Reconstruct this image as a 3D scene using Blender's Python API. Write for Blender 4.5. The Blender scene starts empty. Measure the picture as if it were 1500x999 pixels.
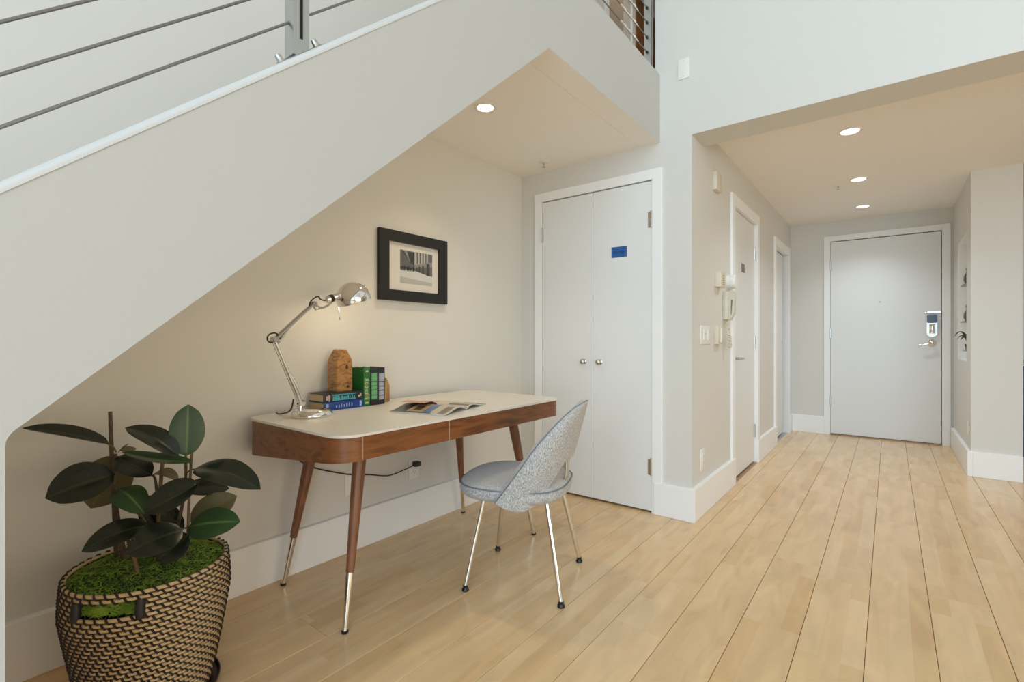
import bpy, bmesh, math, random
from mathutils import Vector, Matrix
random.seed(7)
sc = bpy.context.scene
COL = sc.collection
PI = math.pi

# ------------------------------------------------------------------ camera
CAM_H, FPX, CX, CY = 1.1, 711.7, 750.0, 496.0
YAW = math.atan((1303 - 750) / FPX)
cam = bpy.data.cameras.new('camera')
cam.sensor_width = 36.0
cam.lens = FPX / 1500 * 36.0
cam.shift_y = (CY - 499.5) / 1500
cam.clip_start = 0.02
camo = bpy.data.objects.new('camera', cam)
COL.objects.link(camo)
camo.location = (0, 0, CAM_H)
camo.rotation_euler = (PI / 2, 0, YAW)
sc.camera = camo

# ------------------------------------------------------------------ world, daylight, exposure
w = bpy.data.worlds.new('world'); sc.world = w; w.use_nodes = True
bg = w.node_tree.nodes['Background']
bg.inputs['Color'].default_value = (0.80, 0.88, 1.0, 1)
bg.inputs['Strength'].default_value = 0.03
sc.view_settings.view_transform = 'Standard'
sc.view_settings.look = 'None'
sc.view_settings.gamma = 1.0
sc.view_settings.use_curve_mapping = False
sc.view_settings.exposure = 0.1
sc.cycles.max_bounces = 16
sc.cycles.diffuse_bounces = 10
sc.cycles.sample_clamp_indirect = 6.0

# strengths (W) and colours of the room's lights
LIGHTS = {
    'window': (310, (0.645, 0.84, 1.0)),
    'side': (94, (1.0, 0.82, 0.60)),  # warm fill for the alcove, from an added unseen side window
    'alcove': (23, (1.0, 0.80, 0.54)),
    'hall': (34, (0.84, 0.91, 1.0)),
    'bulb': (1.2, (1.0, 0.79, 0.50)),
}
def area(name, loc, rot, sx, sy, power, color):
    l = bpy.data.lights.new(name, 'AREA'); l.shape = 'RECTANGLE'
    l.size = sx; l.size_y = sy; l.energy = power; l.color = color
    o = bpy.data.objects.new(name, l); COL.objects.link(o)
    o.location = loc; o.rotation_euler = rot
    return o
# daylight through the tall loft windows behind the viewer; the side fill is unseen, added
area('daylight_window', (1.75, -3.15, 2.6), (PI / 2, 0, 0), 4.8, 4.6, *LIGHTS['window'])
area('side_fill_light', (4.65, 0.6, 1.3), (PI / 2, 0, PI / 2), 4.2, 2.3, *LIGHTS['side'])

# ------------------------------------------------------------------ materials
MATS = {}
def mat(name, color, rough=0.5, metal=0.0, noise=None, bump=None, coat=0.0, spec=0.5, emit=None, sheen=0.0):
    if name in MATS: return MATS[name]
    m = bpy.data.materials.new(name); m.use_nodes = True
    nt = m.node_tree; b = nt.nodes['Principled BSDF']
    b.inputs['Base Color'].default_value = (*color, 1)
    b.inputs['Roughness'].default_value = rough
    b.inputs['Metallic'].default_value = metal
    b.inputs['Coat Weight'].default_value = coat
    b.inputs['Specular IOR Level'].default_value = spec
    b.inputs['Sheen Weight'].default_value = sheen
    if emit:
        b.inputs['Emission Color'].default_value = (*emit[0], 1)
        b.inputs['Emission Strength'].default_value = emit[1]
    tc = None
    if noise or bump:
        tc = nt.nodes.new('ShaderNodeTexCoord')
    if noise:   # (scale xyz, color2, contrast lo, hi)
        scl, c2, lo, hi = noise
        mp = nt.nodes.new('ShaderNodeMapping'); mp.inputs['Scale'].default_value = scl
        nz = nt.nodes.new('ShaderNodeTexNoise'); nz.inputs['Scale'].default_value = 1.0
        nz.inputs['Detail'].default_value = 6
        rp = nt.nodes.new('ShaderNodeMapRange')
        rp.inputs['From Min'].default_value = lo; rp.inputs['From Max'].default_value = hi
        mx = nt.nodes.new('ShaderNodeMix'); mx.data_type = 'RGBA'
        mx.inputs[6].default_value = (*color, 1); mx.inputs[7].default_value = (*c2, 1)
        nt.links.new(tc.outputs['Object'], mp.inputs[0]); nt.links.new(mp.outputs[0], nz.inputs['Vector'])
        nt.links.new(nz.outputs['Fac'], rp.inputs['Value']); nt.links.new(rp.outputs[0], mx.inputs[0])
        nt.links.new(mx.outputs[2], b.inputs['Base Color'])
    if bump:    # (scale xyz, strength, distance)
        scl, st, dist = bump
        mp = nt.nodes.new('ShaderNodeMapping'); mp.inputs['Scale'].default_value = scl
        nz = nt.nodes.new('ShaderNodeTexNoise'); nz.inputs['Scale'].default_value = 1.0
        nz.inputs['Detail'].default_value = 3
        bp = nt.nodes.new('ShaderNodeBump'); bp.inputs['Strength'].default_value = st
        bp.inputs['Distance'].default_value = dist
        nt.links.new(tc.outputs['Object'], mp.inputs[0]); nt.links.new(mp.outputs[0], nz.inputs['Vector'])
        nt.links.new(nz.outputs['Fac'], bp.inputs['Height']); nt.links.new(bp.outputs[0], b.inputs['Normal'])
    MATS[name] = m
    return m

WALL = mat('wall_paint', (0.66, 0.65, 0.615), 0.65, bump=((140,) * 3, 0.06, 0.002))
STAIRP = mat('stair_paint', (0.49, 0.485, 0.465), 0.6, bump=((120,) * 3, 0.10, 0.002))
CEIL = mat('ceiling_paint', (0.87, 0.835, 0.79), 0.8, bump=((140,) * 3, 0.05, 0.002))
TRIM = mat('white_trim_paint', (0.84, 0.85, 0.845), 0.38, bump=((60,) * 3, 0.03, 0.001))
DOORP = mat('white_door_paint', (0.745, 0.755, 0.745), 0.40, bump=((60,) * 3, 0.03, 0.001))
CHROME = mat('chrome', (0.82, 0.80, 0.77), 0.07, 1.0)
NICKEL = mat('brushed_nickel', (0.55, 0.53, 0.50), 0.28, 1.0)
STEEL = mat('stainless_steel', (0.50, 0.51, 0.50), 0.33, 1.0, bump=((30, 30, 600), 0.1, 0.001))
CABLE = mat('steel_cable', (0.22, 0.215, 0.20), 0.45, 0.8)
BLACK = mat('black_plastic', (0.012, 0.011, 0.011), 0.4)
DARKGAP = mat('dark_gap', (0.03, 0.025, 0.02), 0.9)
WHITEP = mat('white_plastic', (0.78, 0.77, 0.73), 0.35)
IVORY = mat('ivory_plastic', (0.66, 0.60, 0.48), 0.4)
LENS = mat('downlight_lens', (1, 0.96, 0.88), 0.5, emit=((1.0, 0.90, 0.74), 9.0))
TOPW = mat('white_lacquer', (0.70, 0.66, 0.59), 0.33, bump=((40,) * 3, 0.02, 0.001))
FRAMEB = mat('black_wood_frame', (0.008, 0.007, 0.006), 0.55, bump=((20, 20, 200), 0.15, 0.001))
MATB = mat('picture_mat_board', (0.66, 0.64, 0.585), 0.8)
BLUETAPE = mat('blue_tape', (0.015, 0.11, 0.36), 0.6, noise=((60, 60, 300), (0.01, 0.07, 0.27), 0.4, 0.65))
TAPE_WARMLIT = mat('blue_tape_warm_lit', (0.22, 0.20, 0.20), 0.6)  # blue tape with the warm hall light mixed into its colour
INK = mat('black_marker', (0.004, 0.005, 0.012), 0.6)
GLASS = mat('clear_glass', (0.85, 0.9, 0.9), 0.03)

def walnut(name, scale, c1=(0.20, 0.085, 0.035), c2=(0.085, 0.033, 0.014)):
    m = bpy.data.materials.new(name); m.use_nodes = True
    nt = m.node_tree; b = nt.nodes['Principled BSDF']
    tc = nt.nodes.new('ShaderNodeTexCoord'); mp = nt.nodes.new('ShaderNodeMapping')
    mp.inputs['Scale'].default_value = scale
    n1 = nt.nodes.new('ShaderNodeTexNoise'); n1.inputs['Scale'].default_value = 1.0
    n1.inputs['Detail'].default_value = 7; n1.inputs['Distortion'].default_value = 1.6
    r = nt.nodes.new('ShaderNodeValToRGB')
    e = r.color_ramp.elements
    e[0].position = 0.30; e[0].color = (*c2, 1)
    e[1].position = 0.72; e[1].color = (*c1, 1)
    x = r.color_ramp.elements.new(0.5); x.color = tuple((a + 2 * q) / 3 for a, q in zip(c2, c1)) + (1,)
    nt.links.new(tc.outputs['Object'], mp.inputs[0]); nt.links.new(mp.outputs[0], n1.inputs['Vector'])
    nt.links.new(n1.outputs['Fac'], r.inputs[0]); nt.links.new(r.outputs[0], b.inputs['Base Color'])
    b.inputs['Roughness'].default_value = 0.36
    MATS[name] = m
    return m
WALNUT = walnut('walnut_veneer', (10, 4, 30), (0.25, 0.088, 0.026), (0.11, 0.036, 0.011))
WALNUT_LEG = walnut('walnut_leg', (22, 22, 4), (0.26, 0.105, 0.045), (0.11, 0.042, 0.018))
ACACIA = walnut('rustic_wood', (14, 14, 40), (0.50, 0.26, 0.09), (0.16, 0.065, 0.02))
PALEWOOD = walnut('pale_wood', (30, 30, 8), (0.48, 0.28, 0.11), (0.25, 0.13, 0.05))
REDWOOD = walnut('stained_door_wood', (30, 30, 2), (0.30, 0.12, 0.03), (0.14, 0.045, 0.012))

def maple():
    m = bpy.data.materials.new('maple_floor'); m.use_nodes = True
    nt = m.node_tree; b = nt.nodes['Principled BSDF']; L = nt.links.new
    tc = nt.nodes.new('ShaderNodeTexCoord'); oi = nt.nodes.new('ShaderNodeObjectInfo')
    sep = nt.nodes.new('ShaderNodeSeparateXYZ'); L(tc.outputs['Object'], sep.inputs[0])
    # three staves per plank: brick texture with rows along the board
    cmb = nt.nodes.new('ShaderNodeCombineXYZ')
    ad = nt.nodes.new('ShaderNodeMath'); ad.operation = 'MULTIPLY_ADD'
    L(oi.outputs['Random'], ad.inputs[0]); ad.inputs[1].default_value = 37.0; L(sep.outputs['Y'], ad.inputs[2])
    L(ad.outputs[0], cmb.inputs['X'])
    ad2 = nt.nodes.new('ShaderNodeMath'); ad2.operation = 'ADD'; ad2.inputs[1].default_value = 0.0983
    L(sep.outputs['X'], ad2.inputs[0]); L(ad2.outputs[0], cmb.inputs['Y'])
    br = nt.nodes.new('ShaderNodeTexBrick')
    br.offset = 0.37; br.squash = 1.0
    br.inputs['Color1'].default_value = (0.0, 0, 0, 1); br.inputs['Color2'].default_value = (1, 1, 1, 1)
    br.inputs['Mortar'].default_value = (0.35, 0.35, 0.35, 1)
    br.inputs['Scale'].default_value = 1.0; br.inputs['Mortar Size'].default_value = 0.0004
    br.inputs['Brick Width'].default_value = 0.52; br.inputs['Row Height'].default_value = 0.0656
    L(cmb.outputs[0], br.inputs['Vector'])
    r = nt.nodes.new('ShaderNodeValToRGB'); e = r.color_ramp.elements
    e[0].position = 0.0; e[0].color = (0.675, 0.450, 0.228, 1)
    e[1].position = 1.0; e[1].color = (0.745, 0.540, 0.312, 1)
    x = e.new(0.3); x.color = (0.712, 0.495, 0.270, 1)
    L(br.outputs['Color'], r.inputs[0])
    # grain and figure
    mp = nt.nodes.new('ShaderNodeMapping'); mp.inputs['Scale'].default_value = (14, 3.0, 10)
    va = nt.nodes.new('ShaderNodeVectorMath'); va.operation = 'ADD'
    cr = nt.nodes.new('ShaderNodeCombineXYZ'); L(ad.outputs[0], cr.inputs['X']); L(ad.outputs[0], cr.inputs['Z'])
    L(tc.outputs['Object'], mp.inputs[0]); L(mp.outputs[0], va.inputs[0])
    ml = nt.nodes.new('ShaderNodeVectorMath'); ml.operation = 'SCALE'; ml.inputs['Scale'].default_value = 91.0
    co = nt.nodes.new('ShaderNodeCombineXYZ'); L(oi.outputs['Random'], co.inputs['X']); L(oi.outputs['Random'], co.inputs['Z'])
    L(co.outputs[0], ml.inputs[0]); L(ml.outputs[0], va.inputs[1])
    nz = nt.nodes.new('ShaderNodeTexNoise'); nz.inputs['Scale'].default_value = 1.0; nz.inputs['Detail'].default_value = 7
    nz.inputs['Distortion'].default_value = 0.7
    L(va.outputs[0], nz.inputs['Vector'])
    rr = nt.nodes.new('ShaderNodeMapRange'); rr.inputs['From Min'].default_value = 0.3; rr.inputs['From Max'].default_value = 0.75
    rr.inputs['To Min'].default_value = 0.86; rr.inputs['To Max'].default_value = 1.08
    L(nz.outputs['Fac'], rr.inputs['Value'])
    mx = nt.nodes.new('ShaderNodeMix'); mx.data_type = 'RGBA'; mx.blend_type = 'MULTIPLY'; mx.inputs[0].default_value = 1.0
    L(r.outputs[0], mx.inputs[6]); L(rr.outputs[0], mx.inputs[7])
    # occasional small dark knots and scuffs
    n2 = nt.nodes.new('ShaderNodeTexNoise'); n2.inputs['Scale'].default_value = 0.8; n2.inputs['Detail'].default_value = 2
    L(va.outputs[0], n2.inputs['Vector'])
    r2 = nt.nodes.new('ShaderNodeMapRange'); r2.inputs['From Min'].default_value = 0.66; r2.inputs['From Max'].default_value = 0.80
    r2.inputs['To Min'].default_value = 0.0; r2.inputs['To Max'].default_value = 0.35
    L(n2.outputs['Fac'], r2.inputs['Value'])
    m2 = nt.nodes.new('ShaderNodeMix'); m2.data_type = 'RGBA'
    L(r2.outputs[0], m2.inputs[0]); L(mx.outputs[2], m2.inputs[6]); m2.inputs[7].default_value = (0.36, 0.19, 0.085, 1)
    L(m2.outputs[2], b.inputs['Base Color'])
    b.inputs['Roughness'].default_value = 0.24
    b.inputs['Specular IOR Level'].default_value = 0.6
    MATS['maple_floor'] = m
    return m
MAPLE = maple()

def tweed(name, c1, c2):
    m = bpy.data.materials.new(name); m.use_nodes = True
    nt = m.node_tree; b = nt.nodes['Principled BSDF']; L = nt.links.new
    tc = nt.nodes.new('ShaderNodeTexCoord')
    mp = nt.nodes.new('ShaderNodeMapping'); mp.inputs['Scale'].default_value = (430, 430, 110)
    nz = nt.nodes.new('ShaderNodeTexNoise'); nz.inputs['Scale'].default_value = 1.0; nz.inputs['Detail'].default_value = 3
    L(tc.outputs['Object'], mp.inputs[0]); L(mp.outputs[0], nz.inputs['Vector'])
    rp = nt.nodes.new('ShaderNodeMapRange'); rp.inputs['From Min'].default_value = 0.41; rp.inputs['From Max'].default_value = 0.60
    L(nz.outputs['Fac'], rp.inputs['Value'])
    mx = nt.nodes.new('ShaderNodeMix'); mx.data_type = 'RGBA'
    mx.inputs[6].default_value = (*c1, 1); mx.inputs[7].default_value = (*c2, 1)
    L(rp.outputs[0], mx.inputs[0]); L(mx.outputs[2], b.inputs['Base Color'])
    bp = nt.nodes.new('ShaderNodeBump'); bp.inputs['Strength'].default_value = 0.5; bp.inputs['Distance'].default_value = 0.002
    L(nz.outputs['Fac'], bp.inputs['Height']); L(bp.outputs[0], b.inputs['Normal'])
    b.inputs['Roughness'].default_value = 0.9; b.inputs['Sheen Weight'].default_value = 0.2
    MATS[name] = m
    return m
TWEED = tweed('grey_tweed', (0.27, 0.27, 0.275), (0.58, 0.57, 0.55))
PIPING = mat('grey_piping', (0.17, 0.19, 0.22), 0.8)

def leafmat(name, dark, mid, rough):
    m = bpy.data.materials.new(name); m.use_nodes = True
    nt = m.node_tree; b = nt.nodes['Principled BSDF']; L = nt.links.new
    uv = nt.nodes.new('ShaderNodeUVMap'); uv.uv_map = 'UVMap'
    sp = nt.nodes.new('ShaderNodeSeparateXYZ'); L(uv.outputs[0], sp.inputs[0])
    ab = nt.nodes.new('ShaderNodeMath'); ab.operation = 'ABSOLUTE'; L(sp.outputs['X'], ab.inputs[0])
    rp = nt.nodes.new('ShaderNodeMapRange'); rp.inputs['From Min'].default_value = 0.03; rp.inputs['From Max'].default_value = 0.11
    rp.inputs['To Min'].default_value = 1.0; rp.inputs['To Max'].default_value = 0.0
    L(ab.outputs[0], rp.inputs['Value'])
    tc = nt.nodes.new('ShaderNodeTexCoord')
    nz = nt.nodes.new('ShaderNodeTexNoise'); nz.inputs['Scale'].default_value = 18; nz.inputs['Detail'].default_value = 3
    L(tc.outputs['Object'], nz.inputs['Vector'])
    m0 = nt.nodes.new('ShaderNodeMix'); m0.data_type = 'RGBA'
    m0.inputs[6].default_value = (*dark, 1); m0.inputs[7].default_value = (*[c * 1.7 for c in dark], 1)
    L(nz.outputs['Fac'], m0.inputs[0])
    m1 = nt.nodes.new('ShaderNodeMix'); m1.data_type = 'RGBA'
    L(rp.outputs[0], m1.inputs[0]); L(m0.outputs[2], m1.inputs[6]); m1.inputs[7].default_value = (*mid, 1)
    L(m1.outputs[2], b.inputs['Base Color'])
    b.inputs['Roughness'].default_value = rough
    MATS[name] = m
    return m
LEAF_D = leafmat('rubber_leaf_dark', (0.009, 0.013, 0.008), (0.025, 0.04, 0.015), 0.27)
LEAF_G = leafmat('rubber_leaf_green', (0.016, 0.046, 0.012), (0.10, 0.18, 0.05), 0.38)
LEAF_U = leafmat('rubber_leaf_underside', (0.085, 0.075, 0.030), (0.13, 0.12, 0.05), 0.55)
BARK = mat('brown_bark', (0.065, 0.04, 0.026), 0.8, noise=((80, 80, 30), (0.14, 0.095, 0.055), 0.4, 0.7))
STAKEM = mat('bamboo_stake', (0.17, 0.105, 0.05), 0.65, noise=((60, 60, 20), (0.09, 0.055, 0.03), 0.45, 0.7))
GREENSTEM = mat('green_stem', (0.10, 0.11, 0.03), 0.55)
RATTAN = mat('pale_rattan', (0.60, 0.44, 0.25), 0.55, noise=((50, 50, 120), (0.48, 0.33, 0.17), 0.4, 0.7))
STITCH = mat('dark_rattan_stitch', (0.022, 0.016, 0.013), 0.6)
LEATHER = mat('dark_leather', (0.018, 0.018, 0.022), 0.55)
SAUCER = mat('dark_brown_saucer', (0.035, 0.018, 0.012), 0.4)
MOSS = mat('green_moss', (0.10, 0.19, 0.014), 0.8, noise=((24, 24, 24), (0.24, 0.38, 0.04), 0.4, 0.62))
MOSSBASE = mat('dark_moss', (0.022, 0.038, 0.008), 0.95)

# ------------------------------------------------------------------ mesh helpers
class MB:
    def __init__(s): s.v = []; s.f = []; s.mi = []; s.uv = None
    def add(s, vs, fs, mi=0):
        o = len(s.v); s.v += [tuple(p) for p in vs]
        for f in fs: s.f.append(tuple(i + o for i in f)); s.mi.append(mi)
        return s
    def box(s, x0, x1, y0, y1, z0, z1, mi=0):
        x0, x1 = min(x0, x1), max(x0, x1); y0, y1 = min(y0, y1), max(y0, y1); z0, z1 = min(z0, z1), max(z0, z1)
        v = [(x0, y0, z0), (x1, y0, z0), (x1, y1, z0), (x0, y1, z0), (x0, y0, z1), (x1, y0, z1), (x1, y1, z1), (x0, y1, z1)]
        return s.add(v, [(0, 3, 2, 1), (4, 5, 6, 7), (0, 1, 5, 4), (1, 2, 6, 5), (2, 3, 7, 6), (3, 0, 4, 7)], mi)
    def bbox(s, x0, x1, y0, y1, z0, z1, b=0.004, seg=2, mi=0):
        bm = bmesh.new(); bmesh.ops.create_cube(bm, size=1.0)
        for q in bm.verts:
            q.co = Vector(((x0 + x1) / 2 + q.co.x * abs(x1 - x0), (y0 + y1) / 2 + q.co.y * abs(y1 - y0), (z0 + z1) / 2 + q.co.z * abs(z1 - z0)))
        bmesh.ops.bevel(bm, geom=bm.edges[:], offset=b, segments=seg, affect='EDGES', profile=0.5)
        return s.bm(bm, mi)
    def bm(s, bm, mi=0):
        bm.verts.ensure_lookup_table(); bm.verts.index_update()
        s.add([q.co.copy() for q in bm.verts], [[q.index for q in f.verts] for f in bm.faces], mi); bm.free()
        return s
    def tube(s, pts, r, n=8, caps=True, mi=0):
        pts = [Vector(p) for p in pts]
        rr = r if isinstance(r, (list, tuple)) else [r] * len(pts)
        rings = []; up = None
        for i, p in enumerate(pts):
            t = (pts[min(i + 1, len(pts) - 1)] - pts[max(i - 1, 0)])
            t = t.normalized() if t.length > 1e-9 else Vector((0, 0, 1))
            if up is None:
                up = Vector((0, 0, 1)) if abs(t.z) < 0.9 else Vector((1, 0, 0))
            a = up - t * up.dot(t)
            if a.length < 1e-6: a = t.orthogonal()
            a.normalize(); b = t.cross(a); up = a
            rings.append([p + (a * math.cos(2 * PI * k / n) + b * math.sin(2 * PI * k / n)) * rr[i] for k in range(n)])
        vs = [q for g in rings for q in g]; fs = []
        for i in range(len(rings) - 1):
            for k in range(n):
                fs.append((i * n + k, i * n + (k + 1) % n, (i + 1) * n + (k + 1) % n, (i + 1) * n + k))
        if caps:
            fs.append(tuple(range(n - 1, -1, -1))); fs.append(tuple((len(rings) - 1) * n + k for k in range(n)))
        return s.add(vs, fs, mi)
    def lathe(s, prof, c=(0, 0, 0), axis=(0, 0, 1), n=32, mi=0):
        ax = Vector(axis).normalized(); a = ax.orthogonal().normalized(); b = ax.cross(a); c = Vector(c)
        vs = []; fs = []
        for (r, z) in prof:
            for k in range(n):
                t = 2 * PI * k / n
                vs.append(c + ax * z + (a * math.cos(t) + b * math.sin(t)) * max(r, 1e-5))
        for i in range(len(prof) - 1):
            for k in range(n):
                fs.append((i * n + k, i * n + (k + 1) % n, (i + 1) * n + (k + 1) % n, (i + 1) * n + k))
        return s.add(vs, fs, mi)
    def prism(s, poly, axis, a0, a1, mi=0):
        # poly: list of 2D points; axis 'x': (y,z), 'y': (x,z), 'z': (x,y)
        mk = {'x': lambda p, t: (t, p[0], p[1]), 'y': lambda p, t: (p[0], t, p[1]), 'z': lambda p, t: (p[0], p[1], t)}[axis]
        n = len(poly)
        vs = [mk(p, a0) for p in poly] + [mk(p, a1) for p in poly]
        fs = [tuple(range(n)), tuple(range(2 * n - 1, n - 1, -1))] + [(i, n + i, n + (i + 1) % n, (i + 1) % n) for i in range(n)]
        return s.add(vs, fs, mi)
    def quad(s, a, b, c, d, mi=0): return s.add([a, b, c, d], [(0, 1, 2, 3)], mi)

def link(name, mb, mats, root=None, parent=None, smooth=35, fix=True, local=False, center=None):
    """one mesh object from an MB; root = Empty of the thing (its location is taken off), parent = part it hangs on"""
    me = bpy.data.meshes.new(name)
    me.from_pydata([tuple(p) for p in mb.v], [], mb.f)
    if not isinstance(mats, (list, tuple)): mats = [mats]
    for m in mats: me.materials.append(m)
    if len(mats) > 1: me.polygons.foreach_set('material_index', mb.mi)
    if fix:
        bm = bmesh.new(); bm.from_mesh(me); bmesh.ops.recalc_face_normals(bm, faces=bm.faces[:]); bm.to_mesh(me); bm.free()
    if smooth:
        me.polygons.foreach_set('use_smooth', [True] * len(me.polygons))
        me.set_sharp_from_angle(angle=math.radians(smooth))
    o = bpy.data.objects.new(name, me); COL.objects.link(o)
    if root is not None:
        if not local: me.transform(Matrix.Translation(-Vector(root.location)))
        o.parent = parent if parent is not None else root
    elif center is not None:
        me.transform(Matrix.Translation(-Vector(center))); o.location = center
    me.update()
    return o
def tag(o, label=None, cat=None, group=None, kind=None):
    if label: o['label'] = label
    if cat: o['category'] = cat
    if group: o['group'] = group
    if kind: o['kind'] = kind
    return o
def thing(name, label, cat, loc=(0, 0, 0), rotz=0.0, group=None, kind=None):
    o = bpy.data.objects.new(name, None); COL.objects.link(o)
    o.location = loc; o.rotation_euler = (0, 0, rotz); o.empty_display_size = 0.05
    return tag(o, label, cat, group, kind)
def struct(name, mb, m, label, cat='wall', smooth=None):
    return tag(link(name, mb, m, smooth=smooth), label, cat, kind='structure')
def boxes(*bs):
    m = MB()
    for b in bs: m.box(*b)
    return m
SY, CYW = math.sin(YAW), math.cos(YAW)
def at(px, py, d):
    """world point seen at photo pixel (px, py) at depth d metres"""
    a = (px - CX) / FPX * d; b = (CY - py) / FPX * d
    return Vector((-SY * d + CYW * a, CYW * d + SY * a, CAM_H + b))
def rounded_rect(x0, x1, y0, y1, r, n=8):
    pts = []
    for cx, cy, a0 in ((x1 - r, y1 - r, 0), (x0 + r, y1 - r, 90), (x0 + r, y0 + r, 180), (x1 - r, y0 + r, 270)):
        for k in range(n + 1):
            a = math.radians(a0 + 90 * k / n); pts.append((cx + r * math.cos(a), cy + r * math.sin(a)))
    return pts

# ================================================================== THE SETTING
XW, YC, HX, EY = -2.215, 2.968, -0.938, 6.652       # desk wall, closet wall, hall wall, end wall
SX, SYF = 0.515, 5.332                              # hall right wall and its front end
ZS, ZH, ZHC, ZL, ZT = 2.327, 2.327, 2.442, 2.757, 5.3
BBT, BBH = 0.024, 0.20

# floor boards, each its own plank
fl = struct('floor', boxes((-2.9, 4.6, -3.9, 7.4, -0.12, -0.010)), DARKGAP, 'pale maple plank floor running from the desk to the entrance door', 'floor')
BW = 0.1965; x0 = -0.067 - 11 * BW
g = 0.0009
def board_mesh(L_):
    hw = BW / 2 - g; hl = L_ / 2 - 0.0006; c = 0.0014
    v = [(-hw, -hl, -0.0099), (hw, -hl, -0.0099), (hw, hl, -0.0099), (-hw, hl, -0.0099),
         (-hw, -hl, -c), (hw, -hl, -c), (hw, hl, -c), (-hw, hl, -c),
         (-hw + c, -hl + c, 0), (hw - c, -hl + c, 0), (hw - c, hl - c, 0), (-hw + c, hl - c, 0)]
    f = [(0, 1, 5, 4), (1, 2, 6, 5), (2, 3, 7, 6), (3, 0, 4, 7), (4, 5, 9, 8), (5, 6, 10, 9), (6, 7, 11, 10), (7, 4, 8, 11), (8, 9, 10, 11)]
    me = bpy.data.meshes.new('board'); me.from_pydata(v, [], f); me.materials.append(MAPLE)
    return me
cache = {}
rb = random.Random(3)
for i in range(31):
    xc = x0 + (i - 0.5) * BW
    y = -3.9 + rb.choice((0.35, 0.8, 1.25, 1.7))
    prev = -3.9
    while prev < 7.39:
        nxt = min(y, 7.4)
        if nxt - prev > 0.02:
            L_ = round(nxt - prev, 3)
            if L_ not in cache: cache[L_] = board_mesh(L_)
            o = bpy.data.objects.new('board', cache[L_]); COL.objects.link(o)
            o.location = (xc, prev + L_ / 2, 0); o.parent = fl
        prev = nxt; y = nxt + rb.choice((1.9, 2.1, 2.2))

# walls
struct('wall_left', boxes((XW - 0.12, XW, -3.9, 7.4, -0.01, ZT)), WALL, 'greige wall behind the desk running up past the stair')
struct('wall_closet', boxes((XW, -2.030, YC, YC + 0.12, 0, ZS), (-1.170, HX, YC, YC + 0.12, 0, ZS), (-2.030, -1.170, YC, YC + 0.12, 2.112, ZS)),
       WALL, 'greige wall around the double closet doors')
struct('wall_closet_inside', boxes((XW, HX - 0.12, 3.55, 3.6, 0, ZS + 0.1)), WALL, 'back wall inside the closet')
struct('wall_header', boxes((-1.165, 4.7, YC, 3.21, ZH, ZT)), WALL, 'tall white wall over the hallway opening')
struct('wall_hall_left', boxes((HX - 0.12, HX, YC + 0.12, 3.21, 0, ZH), (HX - 0.12, HX, 3.21, 3.935, 0, ZHC), (HX - 0.12, HX, 4.745, 5.655, 0, ZHC), (HX - 0.12, HX, 6.46, EY, 0, ZHC),
       (HX - 0.12, HX, 3.935, 4.745, 2.115, ZHC), (HX - 0.12, HX, 5.655, 6.46, 2.075, ZHC)), WALL, 'hallway wall with the intercom phone and two doors')
struct('wall_hall_end', boxes((HX - 0.12, -0.545, EY, EY + 0.12, 0, ZHC), (0.435, SX + 0.01, EY, EY + 0.12, 0, ZHC), (-0.545, 0.435, EY, EY + 0.12, 2.222, ZHC)),
       WALL, 'short wall around the entrance door')
NY0, NY1, NZ0, NZ1 = 5.60, 6.24, 0.905, 1.99
struct('wall_hall_right', boxes((SX, SX + 0.12, SYF, NY0, 0, ZHC), (SX, SX + 0.12, NY1, EY + 0.12, 0, ZHC), (SX, SX + 0.12, NY0, NY1, 0, NZ0), (SX, SX + 0.12, NY0, NY1, NZ1, ZHC),
       (SX + 0.12, 0.806, SYF, EY + 0.12, 0, ZHC)), WALL, 'greige wall with the recessed niche beside the entrance door')
struct('wall_kitchen', boxes((0.806, 4.6, EY, EY + 0.12, 0, ZHC)), WALL, 'kitchen wall past the niche wall')
struct('wall_right', boxes((4.5, 4.62, 2.75, 7.4, 0, ZT), (4.5, 4.62, -3.9, -1.55, 0, ZT), (4.5, 4.62, -1.55, 2.75, 0, 0.12), (4.5, 4.62, -1.55, 2.75, 2.48, ZT)), WALL, 'living area wall opened for the added side window')
wn = MB()
for k in range(4): wn.box(4.53, 4.59, -1.55 + k * 1.4333 - 0.03, -1.55 + k * 1.4333 + 0.03, 0.12, 2.48)
for z in (0.15, 2.45): wn.box(4.535, 4.585, -1.55, 2.75, z - 0.03, z + 0.03)
struct('fill_window', wn, STEEL, 'steel window bars in the unseen side window added for fill light', 'window')  # added out of view, together with the side fill
struct('wall_behind', boxes((XW, -0.70, -3.12, -3.0, 0, ZT), (4.2, 4.5, -3.12, -3.0, 0, ZT), (-0.70, 4.2, -3.12, -3.0, 0, 0.25), (-0.70, 4.2, -3.12, -3.0, 4.95, ZT)), WALL, 'living area wall with the tall loft windows')
wn = MB()
for k in range(5): wn.box(-0.70 + k * 1.225 - 0.03, -0.70 + k * 1.225 + 0.03, -3.08, -3.02, 0.25, 4.95)
for z in (0.28, 1.85, 3.4, 4.92): wn.box(-0.70, 4.2, -3.075, -3.025, z - 0.03, z + 0.03)
struct('window_1', wn, STEEL, 'grid of steel window bars in the tall loft window', 'window')
struct('ceiling', boxes((-2.4, 4.7, -3.9, 7.4, ZT, ZT + 0.1)), CEIL, 'high loft ceiling', 'ceiling')
struct('ceiling_hall', boxes((HX - 0.12, 4.62, 3.20, EY + 0.12, ZHC, ZHC + 0.12)), CEIL, 'lowered hallway ceiling with three downlights', 'ceiling')
struct('floor_upper', boxes((XW, -1.166, YC + 0.0005, 7.3, ZS, ZL - 0.09)), MAPLE, 'upper corridor floor past the landing', 'floor')
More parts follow.
